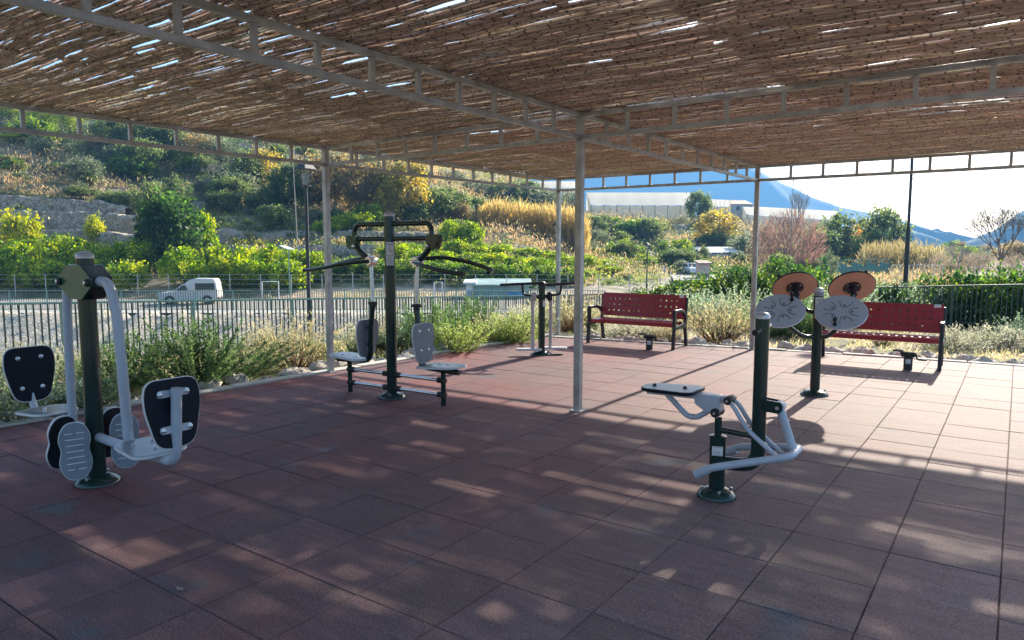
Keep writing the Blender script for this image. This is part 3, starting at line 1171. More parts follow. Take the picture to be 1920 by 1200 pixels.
def chest_press():
    t = thing('chest_press_machine', 'tall dark green chest press with two grey seats back to back', 'gym machine', (-2.60, .33, 0), R(3))
    flange(t, .02, 0, .150, .057)
    mb = MB()
    mb.tube([(.02, 0, .05), (.02, 0, 1.985)], .057, 28)
    mb.build('post', 'green', t)
    dome(t, .02, 0, 1.985, .058)
    # head frame
    h = MB()
    h.tube(fillet([(-.50, 0, 1.70), (-.50, 0, 1.905), (.60, 0, 1.905), (.60, 0, 1.70)], .13, 8), .028, 16)
    h.tube([(-.50, 0, 1.745), (.60, 0, 1.745)], .026, 14)
    h.build('head_frame', 'green', t)
    for sx, x in ((-1, -.52), (1, .63)):
        p = MB()
        out = [(-.07, -.06), (-.085, .03), (-.06, .065), (.06, .065), (.085, .03), (.06, -.06), (.03, -.085), (-.03, -.085)]
        p.prism(out, .09, Matrix(((1, 0, 0, x), (0, 0, -1, -.0), (0, 1, 0, 1.72), (0, 0, 0, 1))))
        pb = p.build('pivot_box', 'greenface' if sx < 0 else 'green', t, bevel=.006)
        pv = MB()
        pv.lathe([(.022, 0), (.022, .016), (.014, .022)], 12, Matrix(((1, 0, 0, x - sx * .05), (0, 0, -1, -.046), (0, 1, 0, 1.665), (0, 0, 0, 1))))
        pv.build('bolt', 'chrome', pb)
        piv = Vector((-.26 if sx < 0 else .40, 0, 1.50))
        a = MB()
        a.tube(fillet([(x - sx * .02, 0, 1.70), (x - sx * .10, 0, 1.60), piv + Vector((sx * .01, 0, 0))], .05), [.034] * 9, 14)
        arm = a.build('press_arm', 'green', t)
        kn = MB()
        kn.lathe([(.05, -.05), (.055, -.03), (.055, .03), (.05, .05)], 20, Matrix(((1, 0, 0, piv.x), (0, 0, -1, 0), (0, 1, 0, piv.z), (0, 0, 0, 1))))
        kn.build('pivot_boss', 'chrome', arm)
        # two handle prongs sweeping outwards and ending in grips
        hb = MB()
        bx_ = .82 if sx > 0 else 1.0
        back = [piv + Vector((0, .05, .03)), piv + Vector((sx * .22 * bx_, .20, .05)), piv + Vector((sx * .62 * bx_, .26, -.005)), piv + Vector((sx * .98 * bx_, .25, -.085)), piv + Vector((sx * .99 * bx_, .14, -.105))]
        front = [piv + Vector((0, -.05, .0)), piv + Vector((sx * .18, -.19, -.02)), piv + Vector((sx * .48, -.26, -.075)), piv + Vector((sx * .70, -.25, -.10)), piv + Vector((sx * .80, -.25, -.105))]
        hb.tube(fillet(back, .10, 6), .021, 12)
        hb.tube(fillet(front, .12, 6), .021, 12)
        hd = hb.build('handlebar', 'green', arm)
        # lifting rod down to the seat
        r_ = MB()
        r_.tube([piv + Vector((0, 0, -.03)), (piv.x - sx * .015, 0, 1.04)], .021, 14)
        rod = r_.build('lift_rod', 'chrome', t)
        cl = MB()
        cl.box((piv.x - sx * .015, 0, 1.035), (.10, .055, .032))
        cl.lathe([(.036, 0), (.036, .07)], 14, Matrix.Translation((piv.x - sx * .015, 0, .985)))
        cl.build('rod_clamp', 'rubberblack', rod, bevel=.006)
        sxp = -.29 if sx < 0 else .42
        s = MB()
        s.tube(fillet([(piv.x - sx * .015, 0, 1.02), (sxp - sx * .01, 0, .75), (sxp, 0, .385), (sxp + sx * .52, 0, .365)], .12, 8), .030, 16)
        s.build('seat_tube', 'green', t)
        l = MB()
        lx = -.62 if sx < 0 else .735
        l.tube([(lx, 0, 0.001), (lx, 0, .36)], .027, 14)
        l.build('leg', 'green', t)
        ms = Matrix.Translation((sxp + sx * .30, 0, .412)) @ Matrix.Rotation(R(-3 * sx), 4, 'Y')
        so_ = [(-p[0] * sx * 1.32, p[1]) for p in SEAT_OUT]
        if sx > 0:
            so_ = so_[::-1]
        so_ = [(x_ , y_) for x_, y_ in so_]
        st = board('seat', t, so_ if sx < 0 else so_, ms, 'plate')
        bolts(st, ms, [(-.08, -.06), (-.08, .06), (.08, 0)])
        mr = frame((sxp + sx * .055, 0, .665), (sx, -.28 if sx > 0 else -.12, .05), (0, 1, 0))
        bo = [(p[0] * .98, p[1]) for p in BACK_OUT]
        mr2 = frame((sxp + sx * .05, 0, .655), (sx, 0, .05), (0, sx, 0))
        bk = board('backrest', t, bo, mr2, 'plate', 'plate')
        bolts(bk, mr2, [(-.075, .115), (.075, .115), (-.06, -.09), (.06, -.09)])
        for zz in (.76, .57):
            rb = MB()
            rb.lathe([(.022, 0), (.022, .05)], 12, frame((sxp - sx * .02, 0, zz), (sx, 0, 0)))
            rb.build('bracket', 'rubberblack', bk)
        for zz in (.262, .110):
            g = MB()
            x0 = .02 + sx * .055
            g.tube([(x0, 0, zz), (lx, 0, zz)], .019, 12)
            gb = g.build('stretcher', 'chrome', t)
            for xa_, xb_ in ((x0 - sx * .01, x0 + sx * .065), (lx + sx * .025, lx - sx * .07)):
                g2 = MB()
                g2.tube([(xa_, 0, zz), (xb_, 0, zz)], .031, 12)
                g2.build('sleeve', 'rubberblack', gb)
    m4 = frame((.02 + .0585 * math.cos(R(-48)), .0585 * math.sin(R(-48)), 1.585), (math.cos(R(-48)), math.sin(R(-48)), 0), (math.sin(R(48)), math.cos(R(48)), 0))
    sticker(t, m4, .085, .25)


chest_press()


def air_walker():
    t = thing('air_walker_machine', 'slim air walker with two swinging foot plates beside the far left pergola post', 'gym machine', (-2.98, 3.97, 0), -YAW * 1.0)
    flange(t, 0, 0, .165, .05)
    e = MB()
    e.box((.22, -.02, .010), (.22, .05, .014))
    e.build('floor_tab', 'green', t)
    mb = MB()
    mb.tube([(0, 0, .05), (0, 0, 1.085)], .052, 24)
    mb.build('post', 'green', t)
    d = MB()
    d.lathe([(.056, 0), (.056, .03), (.04, .05), (.015, .06)], 20, Matrix.Translation((0, 0, 1.085)))
    d.build('post_cap', 'rubberblack', t)
    for sx in (-1, 1):
        yo = -.06 if sx < 0 else .06
        k = MB()
        k.lathe([(.062, -.035), (.072, -.02), (.072, .02), (.062, .035)], 22, frame((sx * .125, yo, .905), (sx, 0, 0)))
        hub = k.build('pivot_hub', 'warmgrey' if sx < 0 else 'rubberblack', t)
        k2 = MB()
        k2.tube([(0, yo * .5, .905), (sx * .125, yo, .905)], .03, 14)
        k2.build('axle', 'green', hub)
        l = MB()
        l.tube([(sx * .145, yo, .88), (sx * .140, yo + sx * .02, .115)], .027, 14)
        lg = l.build('swing_leg', 'warmgrey', t)
        h = MB()
        if sx < 0:
            h.tube(fillet([(sx * .15, yo, .92), (sx * .29, yo, .935), (sx * .30, yo, 1.10)], .06), .019, 12)
            h.tube([(-.64, yo + .02, 1.085), (.02, yo - .02, 1.118)], .021, 12)
        else:
            h.tube(fillet([(sx * .15, yo, .92), (sx * .29, yo, .935), (sx * .30, yo, 1.085)], .06), .019, 12)
            h.tube([(-.05, yo, 1.070), (.56, yo, 1.112)], .021, 12)
        h.build('handlebar', 'iron', t)
        m4 = frame((sx * .20, yo + sx * .02, .095), (0, 0, 1), (1, 0, 0))
        out = rounded([(-.20, -.055), (.20, -.075), (.20, .075), (-.20, .055)], .05)
        fp = board('foot_plate', lg, [(x * -sx, y) if sx > 0 else (x, y) for x, y in out][::(1 if sx < 0 else -1)], m4, 'warmgrey', th=.025)
    m4 = frame((.036, -.041, .80), (.7, -.75, 0), (.75, .7, 0))
    sticker(t, m4, .06, .10, figure=False)


air_walker()


def rider():
    t = thing('rider_machine', 'grey and dark green rowing rider machine with flat pale seat in front on the right', 'gym machine', (1.43, -.68, 0), 0)
    flange(t, 0, 0, .130, .053)
    mb = MB()
    mb.tube([(0, 0, .05), (0, 0, .40)], .052, 26)
    lo = mb.build('low_post', 'green', t)
    c = MB()
    c.lathe([(.056, 0), (.056, .012), (.03, .018)], 24, Matrix.Translation((0, 0, .40)))
    c.build('post_collar', 'green', lo)
    m4 = frame((.0525 * math.cos(R(-72)), .0525 * math.sin(R(-72)), .322), (math.cos(R(-72)), math.sin(R(-72)), 0), (math.sin(R(72)), math.cos(R(72)), 0))
    sticker(t, m4, .068, .062, figure=False)
    p = MB()
    p.tube([(0, 0, .41), (0, 0, .535)], .024, 16)
    p.build('seat_stem', 'green', lo)
    # J-shaped tall post
    j = MB()
    j.tube(fillet([(.04, 0, .235), (.262, 0, .255), (.262, 0, 1.205)], .13, 10), .044, 22)
    tp = j.build('tall_post', 'green', t)
    dome(t, .262, 0, 1.205, .045)
    b_ = MB()
    b_.tube([(0, 0, .455), (.23, 0, .445)], .019, 14)
    b_.build('brace', 'green', tp)
    hb = MB()
    hb.tube([(.262, -.13, 1.13), (.262, .16, 1.15)], .013, 12)
    h = hb.build('foot_peg', 'chrome', tp)
    hg = MB()
    hg.tube([(.262, -.155, 1.128), (.262, -.075, 1.133)], .019, 12)
    hg.build('peg_grip', 'rubberblack', h)
    # seat carriage: box, discs, seat board
    bx = MB()
    out = rounded([(-.155, .03), (-.155, .10), (.0, .10), (.015, .09), (.025, -.005), (-.02, -.03), (-.08, -.015)], .015, 3)
    bx.prism(out, .075, Matrix(((1, 0, 0, 0), (0, 0, -1, 0), (0, 1, 0, .585), (0, 0, 0, 1))))
    car = bx.build('seat_carriage', 'grey', t, bevel=.006)
    nk = MB()
    nk.bar((0, 0, .655), (.075, 0, .665), .05, .045)
    nk.build('carriage_neck', 'grey', car, bevel=.006)
    for (x, z, r_) in ((-.008, .572, .030), (.072, .662, .027)):
        q = MB()
        q.lathe([(r_ * .8, -.062), (r_, -.055), (r_, .055), (r_ * .8, .062)], 20, Matrix(((1, 0, 0, x), (0, 0, -1, 0), (0, 1, 0, z), (0, 0, 0, 1))))
        d_ = q.build('pivot_disc', 'rubberblack', car)
        q = MB()
        q.lathe([(.009, .061), (.009, .068)], 10, Matrix(((1, 0, 0, x), (0, 0, -1, 0), (0, 1, 0, z), (0, 0, 0, 1))))
        q.build('bolt', 'chrome', d_)
    sl_ = MB()
    sl_.bar((-.50, 0, .655), (-.15, 0, .66), .07, .030)
    sl_.build('seat_rail', 'grey', car, bevel=.004)
    lp = MB()
    lp.tube(fillet([(-.36, 0, .645), (-.215, 0, .515), (-.15, 0, .512), (-.06, 0, .575)], .06), .019, 12)
    lp.build('support_loop', 'grey', car)
    ms = Matrix.Translation((-.335, .0, .687)) @ Matrix.Rotation(R(-1.5), 4, 'Y')
    so_ = rounded([(-.20, -.06), (-.15, -.12), (.20, -.155), (.20, .155), (-.15, .12), (-.20, .06)], .07)
    st = board('seat', t, so_, ms, 'plate', 'black', th=.018, edge='black')
    bolts(st, ms, [(-.12, 0), (.10, 0)], mat='rubberblack')
    # bracket on the tall post, swinging bar frame
    for sy in (1, -1):
        br = MB()
        br.prism(rounded([(.285, .625), (.40, .618), (.415, .655), (.40, .692), (.285, .70)], .02, 3), .010, Matrix(((1, 0, 0, 0), (0, 0, -1, sy * .038), (0, 1, 0, 0), (0, 0, 0, 1))))
        brk = br.build('bracket', 'green', tp)
    q = MB()
    q.lathe([(.012, .0), (.012, .010)], 12, Matrix(((1, 0, 0, .383), (0, 0, -1, -.043), (0, 1, 0, .655), (0, 0, 0, 1))))
    q.build('bolt', 'chrome', brk)
    a = MB()
    a.tube([(.383, 0, .668), (.39, 0, .64), (.475, 0, .40)], .026, 16)
    a.lathe([(.034, -.032), (.034, .032)], 18, Matrix(((1, 0, 0, .385), (0, 0, -1, 0), (0, 1, 0, .66), (0, 0, 0, 1))))
    arm = a.build('swing_arm', 'grey', t)
    f = MB()
    f.tube(fillet([(-.03, -.24, .215), (.04, -.24, .262), (.49, -.13, .385), (.49, .13, .385), (.06, .24, .290), (.0, .24, .25)], .06, 6), .024, 14)
    f.build('handle_frame', 'grey', arm)
    for sy in (-1, 1):
        g = MB()
        g.tube([(-.055 + (.02 if sy > 0 else 0), sy * .24, .200 + (.03 if sy > 0 else 0)), (.025 + (.02 if sy > 0 else 0), sy * .24, .252 + (.02 if sy > 0 else 0))], .029, 14)
        g.build('grip', 'grey', arm)
    for sy in (-1, 1):
        l = MB()
        l.tube(fillet([(.075, sy * .035, .662), (.115, sy * .05, .63), (.20, sy * .055, .50), (.345, sy * .055, .385), (.40, sy * .05, .345)], .06, 5), .015, 12)
        l.build('link_rod', 'grey', t)


rider()


def person_marks(mb, mat4, r):
    """five stylised figures in a ring: bent legs and arms drawn as thin curved strips, dot heads"""
    for k in range(5):
        a = math.pi / 2 + 2 * math.pi * (k + .5) / 5
        c, s_ = math.cos(a), math.sin(a)

        def P(x, y):
            return mat4 @ Vector((c * x - s_ * y, s_ * x + c * y, 0))
        for sg in (-1, 1):
            pts = [P(r * .92, sg * r * .36), P(r * .62, sg * r * .27), P(r * .44, sg * r * .13), P(r * .42, 0)]
            mb.tube(fillet(pts, .03, 3), .0034, 5)
        mb.lathe([(.011, -.0012), (.011, .0022)], 10, mat4 @ Matrix.Translation((c * r * .58, s_ * r * .58, 0)))


def disc_wheels():
    x0, y0 = 1.19, 3.19
    t = thing('disc_wheel_machine', 'green post with four tilted arm discs, two grey with figure emblems and two orange behind', 'gym machine', (x0, y0, 0), 0)
    flange(t, 0, 0, .150, .052)
    mb = MB()
    mb.tube([(0, 0, .05), (0, 0, 1.15)], .052, 26)
    mb.build('post', 'green', t)
    dome(t, 0, 0, 1.165, .052)
    bd = MB()
    bd.lathe([(.0535, 0), (.0535, .045)], 24, Matrix.Translation((0, 0, 1.115)))
    bd.build('post_band', 'labelgrey', t)
    a = R(-72)
    sticker(t, frame((.054 * math.cos(a), .054 * math.sin(a), .985), (math.cos(a), math.sin(a), 0), (-math.sin(a), math.cos(a), 0)), .075, .235)
    view = Vector((RT[0] * 0 + -FW[0], -FW[1], 0))       # from the machine towards the photographer
    right = Vector((RT[0], RT[1], 0))
    up = Vector((0, 0, 1))
    ends = {}
    for nm, u, v, dd, tilt, roll, R_ in (('fl', 1463, 583, 7.62, .62, -.27, .255), ('fr', 1577, 586, 7.62, .62, -.30, .262),
                                         ('rl', 1490, 538, 8.18, -.40, .09, .246), ('rr', 1597, 538, 8.18, -.42, .10, .256)):
        c = at(u, v, dd) - Vector((x0, y0, 0))
        # the disc faces the photographer (front pair) or away (rear pair); normal leans upwards
        if nm[0] == 'f':
            n = (view * .60 + up * .80 + right * roll).normalized()
        else:
            n = (view * -.72 + up * .70 + right * roll).normalized()
        m4 = frame(c, n, right)
        d = MB()
        d.lathe([(R_ - .004, -.009), (R_, -.006), (R_, .006), (R_ - .004, .009)], 56, m4)
        ds = d.build('disc', 'edge' if nm[0] == 'f' else 'iron', t)
        f = MB()
        f.lathe([(R_ * .985, -.001), (R_ * .985, .002)], 56, m4 @ Matrix.Translation((0, 0, .0095)))
        f.build('face_sheet', 'disc', ds)
        f = MB()
        f.lathe([(R_ * .975, -.002), (R_ * .975, .001)], 56, m4 @ Matrix.Translation((0, 0, -.0095)))
        f.build('back_sheet', 'orange', ds)
        mk = MB()
        person_marks(mk, m4 @ Matrix.Translation((0, 0, .0120)), R_ * .70)
        mk.build('figure_emblem', 'mark', ds)
        hb = MB()
        hb.lathe([(.096, -.022), (.096, -.012)], 30, m4)
        hb.lathe([(.035, -.13), (.035, -.02)], 18, m4)
        hub = hb.build('hub', 'iron', ds)
        sp = MB()
        for k in range(4):
            q = k * math.pi / 2 + .6
            sp.lathe([(.009, -.028), (.009, -.021)], 8, m4 @ Matrix.Translation((math.cos(q) * .076, math.sin(q) * .076, 0)))
        sp.build('bolt', 'chrome', hub)
        ha = {'fl': R(38), 'fr': R(-125), 'rl': R(200), 'rr': R(-52)}[nm]
        hx, hy = math.cos(ha) * R_ * .77, math.sin(ha) * R_ * .77
        kn = MB()
        kn.lathe([(.024, .010), (.024, .018), (.014, .026), (.014, .075), (.022, .085), (.022, .105), (.014, .112)], 14, m4 @ Matrix.Translation((hx, hy, 0)))
        kn.build('knob', 'rubberblack', ds)
        ends[nm] = m4 @ Vector((0, 0, -.11))
    for pr, zz in (('f', .66), ('r', .93)):
        l, r_ = ends[pr + 'l'], ends[pr + 'r']
        y = -.0 if pr == 'f' else .0
        mid = Vector((0, 0, zz))
        pts = [l, Vector((l.x * .86, l.y * .62, max(zz + .05, l.z - .10))), Vector((l.x * .42, l.y * .30, zz + .005)), mid,
               Vector((r_.x * .42, r_.y * .30, zz + .005)), Vector((r_.x * .86, r_.y * .62, max(zz + .05, r_.z - .10))), r_]
        tb = MB()
        tb.tube(fillet(pts, .12, 5), .024, 14)
        tb.build('curved_arm', 'green', t)


disc_wheels()


# ------------------------------------------------------------------ benches
def perforated(mb, W_, H_, nx, ny, hole, th, mat4, mx, my):
    """flat sheet in XY with square holes cut right through"""
    xs, ys = [-W_ / 2], [-H_ / 2]
    for i in range(nx):
        c = -W_ / 2 + mx + (W_ - 2 * mx) * (i + .5) / nx
        xs += [c - hole / 2, c + hole / 2]
    for j in range(ny):
        c = -H_ / 2 + my + (H_ - 2 * my) * (j + .5) / ny
        ys += [c - hole / 2, c + hole / 2]
    xs.append(W_ / 2)
    ys.append(H_ / 2)
    nX, nY = len(xs), len(ys)
    vs = [mat4 @ Vector((x, y, z)) for z in (-th / 2, th / 2) for y in ys for x in xs]
    N = nX * nY
    I = lambda i, j, k: k * N + j * nX + i
    fs = []
    solid = lambda i, j: 0 <= i < nX - 1 and 0 <= j < nY - 1 and not (i % 2 == 1 and j % 2 == 1)
    for i in range(nX - 1):
        for j in range(nY - 1):
            if not solid(i, j):
                continue
            fs.append((I(i, j, 1), I(i + 1, j, 1), I(i + 1, j + 1, 1), I(i, j + 1, 1)))
            fs.append((I(i, j, 0), I(i, j + 1, 0), I(i + 1, j + 1, 0), I(i + 1, j, 0)))
            for di, dj, a, c in ((0, -1, (i, j), (i + 1, j)), (1, 0, (i + 1, j), (i + 1, j + 1)), (0, 1, (i + 1, j + 1), (i, j + 1)), (-1, 0, (i, j + 1), (i, j))):
                if not solid(i + di, j + dj):
                    fs.append((I(*a, 0), I(*c, 0), I(*c, 1), I(*a, 1)))
    mb.add(vs, fs)


def make_bench(loc, rotz, label):
    t = thing('park_bench', label, 'bench', loc, rotz, 'red benches along the far edge')
    Lb = 1.50
    bk = MB()
    th = R(14)
    mb4 = frame((0, .515, .655), (0, -math.cos(th), math.sin(th)), (1, 0, 0))
    perforated(bk, Lb + .04, .40, 14, 3, .026, .006, mb4, .10, .045)
    bk.build('backrest', 'red', t, smooth=False)
    lip = MB()
    up = Vector((0, math.sin(th), math.cos(th)))
    c = Vector((0, .515, .655))
    for s_ in (1, -1):
        p = c + up * (.200 * s_) + Vector((0, .018, 0))
        lip.box(p, (Lb + .04, .040, .006), Matrix.Rotation(-th, 3, 'X'))
    lip.build('folded_edge', 'red', t)
    tabm = MB()
    tabm.box(c + up * .185 + Vector((Lb / 2 - .055, -.004, 0)), (.085, .006, .045), Matrix.Rotation(-th, 3, 'X'))
    tabm.build('corner_tag', 'edge', t)
    st = MB()
    perforated(st, Lb, .43, 14, 4, .026, .006, frame((0, .235, .418), (0, -.03, 1), (1, 0, 0)), .10, .03)
    st.build('seat', 'red', t, smooth=False)
    fl = MB()
    fl.box((0, .016, .392), (Lb, .006, .060))
    fl.box((0, .452, .392), (Lb, .006, .050))
    fl.build('seat_edge', 'red', t)
    for sx in (-1, 1):
        x = sx * (Lb / 2 + .026)
        f = MB()
        YZ = Matrix(((0, 0, 1, x), (1, 0, 0, 0), (0, 1, 0, 0), (0, 0, 0, 1)))
        leg = [(-.035, .001), (.025, .001), (.060, .36), (.068, .60), (.30, .60), (.44, .555), (.50, .50), (.53, .51), (.47, .60), (.30, .648), (.02, .648), (-.005, .62), (.0, .36)]
        f.prism(leg, .048, YZ)
        fr = f.build('leg', 'iron', t, bevel=.006)
        f = MB()
        rear = [(.56, .001), (.62, .001), (.545, .36), (.60, .82), (.565, .82), (.49, .40), (.06, .365), (.058, .310), (.43, .325), (.50, .29)]
        f.prism(rear, .046, YZ)
        f.build('leg', 'iron', t, bevel=.006)
    return t


make_bench((-2.30, 5.63, 0), R(1.5), 'red perforated metal bench left of the bare steel post on the far edge')
make_bench((1.415, 5.80, 0), R(2.5), 'red perforated metal bench behind the four disc machine')


def pedal_unit(loc, rotz, label):
    t = thing('pedal_exerciser', label, 'pedal unit', loc, rotz, 'low pedal units in front of the benches')
    mb = MB()
    mb.tube([(0, 0, .002), (0, 0, .185)], .055, 22)
    mb.build('post', 'iron', t)
    h = MB()
    h.box((0, 0, .212), (.165, .10, .055))
    h.build('bearing_box', 'rubberblack', t, bevel=.014)
    sticker(t, frame((0.012, -.0555, .12), (.2, -1, 0), (1, .2, 0)), .06, .065, figure=False)
    for sx, a in ((-1, 0.3), (1, -0.9)):
        c = MB()
        e = Vector((sx * .095, math.cos(a) * .10, .212 + math.sin(a) * .085))
        c.tube([(sx * .08, 0, .212), (sx * .10, 0, .212)], .014, 10)
        c.bar((sx * .095, 0, .212), e, .016, .022)
        cr = c.build('crank', 'iron', t)
        p = MB()
        p.box(e + Vector((sx * .065, 0, 0)), (.10, .085, .022))
        p.build('pedal', 'rubberblack', cr, bevel=.005)


pedal_unit((-1.855, 5.46, 0), R(8), 'low black pedal unit before the left red bench')
pedal_unit((1.83, 5.70, 0), R(-6), 'low black pedal unit before the bench behind the discs')


# ------------------------------------------------------------------ foliage meshes
def kites(P, Dr, Nn, L, Wd, col):
    """leaf quads: base point, tip direction, face normal"""
    Dr = Dr / np.maximum(np.linalg.norm(Dr, axis=1, keepdims=True), 1e-6)
    Sd = np.cross(Dr, Nn)
    Sd /= np.maximum(np.linalg.norm(Sd, axis=1, keepdims=True), 1e-6)
    L = np.broadcast_to(np.asarray(L, float), (len(P),))[:, None]
    Wd = np.broadcast_to(np.asarray(Wd, float), (len(P),))[:, None]
    V = np.stack([P, P + Dr * L * .5 + Sd * Wd * .5, P + Dr * L, P + Dr * L * .5 - Sd * Wd * .5], 1)
    return V.reshape(-1, 3), np.repeat(col, 4, axis=0)


def quads(n):
    return np.arange(n * 4, dtype=np.int32).reshape(-1, 4)


def unit(rr, n):
    v = rr.normal(size=(n, 3))
    return v / np.linalg.norm(v, axis=1, keepdims=True)


def palette(rr, n, cols, wts=None):
    cols = np.array(cols, float)
    i = rr.choice(len(cols), n, p=wts)
    return cols[i]


def crown(seed, cols, wts=None, nc=70, lpc=45, rx=.42, z0=.25, z1=1.0, rc=.12, L=.07, Wd=.045, shell=.55, lumps=5, droop=.0, cjit=.25):
    """returns crown mesh and clump centres; unit tree, height 1"""
    rr = np.random.default_rng(seed)
    lob = unit(rr, lumps) * np.array([.5, .5, .45])
    cen = unit(rr, nc) * (shell + (1 - shell) * rr.random((nc, 1)) ** .6)
    # uneven outline: pull the clumps towards a few lobes
    d = np.linalg.norm(cen[:, None] - lob[None] * 1.6, axis=2).min(1)
    cen *= (1.08 - .30 * np.clip(d - .4, 0, 1))[:, None] * rr.uniform(.82, 1.1, (nc, 1))
    mid = (z0 + z1) / 2
    cen = cen * np.array([rx, rx, (z1 - z0) / 2 - rc * .5]) + np.array([0, 0, mid])
    tint = palette(rr, nc, cols, wts) * rr.uniform(1 - cjit, 1 + cjit, (nc, 1))
    n = nc * lpc
    k = np.repeat(np.arange(nc), lpc)
    rad = rc * rr.uniform(.6, 1.35, nc)[k]
    off = rr.normal(0, .5, (n, 3))
    P = cen[k] + off * rad[:, None]
    P[:, 2] = np.maximum(P[:, 2], .01)
    out = P - np.array([0, 0, mid])
    Dr = unit(rr, n) + .5 * out / np.maximum(np.linalg.norm(out, axis=1, keepdims=True), .01) + np.array([0, 0, -droop])
    N = unit(rr, n) + np.array([0, 0, .6])
    col = tint[k] * rr.uniform(.7, 1.3, (n, 1)) * (1 + rr.normal(0, .05, (n, 3)))
    V, C = kites(P, Dr, N, L * rr.uniform(.6, 1.3, n), Wd * rr.uniform(.7, 1.3, n), col)
    me = np_mesh('crown', V, quads(n), 'leaf', np.clip(C, .004, .9), False)
    return me, cen


def trunk_mesh(seed, cen, r=.03, fork=.25, nlimb=7, mat='bark'):
    rr = random.Random(seed)
    mb = MB()
    top = Vector((rr.uniform(-.03, .03), rr.uniform(-.03, .03), fork))
    mb.tube([(0, 0, -.03), (rr.uniform(-.01, .01), rr.uniform(-.01, .01), fork * .5), top], [r * 1.35, r, r * .85], 7)
    for c in rr.sample(list(range(len(cen))), min(nlimb, len(cen))):
        e = Vector(cen[c])
        m_ = top.lerp(e, .5) + Vector((rr.uniform(-.03, .03), rr.uniform(-.03, .03), rr.uniform(0, .05)))
        mb.tube([top - Vector((0, 0, .02)), m_, e], [r * .55, r * .35, r * .12], 5, False)
    me = bpy.data.meshes.new('trunk')
    me.from_pydata(mb.v, [], mb.f)
    me.materials.append(M[mat])
    return me


def bare_tree(seed, levels=5, spread=.55, r0=.022, h0=.30, mat='palebark', nchild=3):
    rr = random.Random(seed)
    tr, br = MB(), MB()

    def grow(p, d, L, r, lev):
        e = p + d * L
        m_ = p + d * L * .5 + Vector((rr.uniform(-1, 1), rr.uniform(-1, 1), rr.uniform(-.5, 1))) * L * .05
        (tr if lev == 0 else br).tube([p, m_, e], [r, r * .82, r * .66], 6 if lev < 2 else 4, lev == 0)
        if lev >= levels:
            return
        k = nchild if lev else 5
        for i in range(k):
            a = 2 * math.pi * (i + rr.random()) / k
            sd = Vector((math.cos(a), math.sin(a), 0))
            nd = (d + sd * spread * rr.uniform(.7, 1.4) + Vector((0, 0, .12))).normalized()
            grow(p + d * L * rr.uniform(.72, 1.0) if lev else e, nd, L * rr.uniform(.6, .82) * (.95 if lev else .85), r * .62, lev + 1)

    grow(Vector((0, 0, -.02)), Vector((0, 0, 1)), h0, r0, 0)
    out = []
    for nm, mb in (('trunk', tr), ('branches', br)):
        me = bpy.data.meshes.new(nm)
        me.from_pydata(mb.v, [], mb.f)
        me.materials.append(M[mat])
        out.append(me)
    zmax = max(v[2] for v in br.v)
    return out[0], out[1], zmax


def twig_brush(seed, n=1500, col=((.26, .16, .13), (.22, .15, .13)), rx=.42):
    """leafless crown of fine upright twigs"""
    rr = np.random.default_rng(seed)
    base = rr.normal(0, .06, (n, 3)) * np.array([1, 1, 0])
    t = rr.random((n, 1)) ** .7
    ang = rr.uniform(0, 2 * math.pi, n)
    rad = rr.random(n) ** .6
    P = np.stack([np.cos(ang) * rad * rx, np.sin(ang) * rad * rx, .12 + .80 * rr.random(n) * (1 - .45 * rad ** 2)], 1)
    Dr = np.stack([np.cos(ang) * rad * .6, np.sin(ang) * rad * .6, np.ones(n)], 1) + rr.normal(0, .25, (n, 3))
    C = palette(rr, n, col) * rr.uniform(.7, 1.3, (n, 1))
    V, C = kites(P, Dr, unit(rr, n), rr.uniform(.08, .2, n), .009, C)
    return np_mesh('crown', V, quads(n), 'drystem', np.clip(C, .01, .9), False)


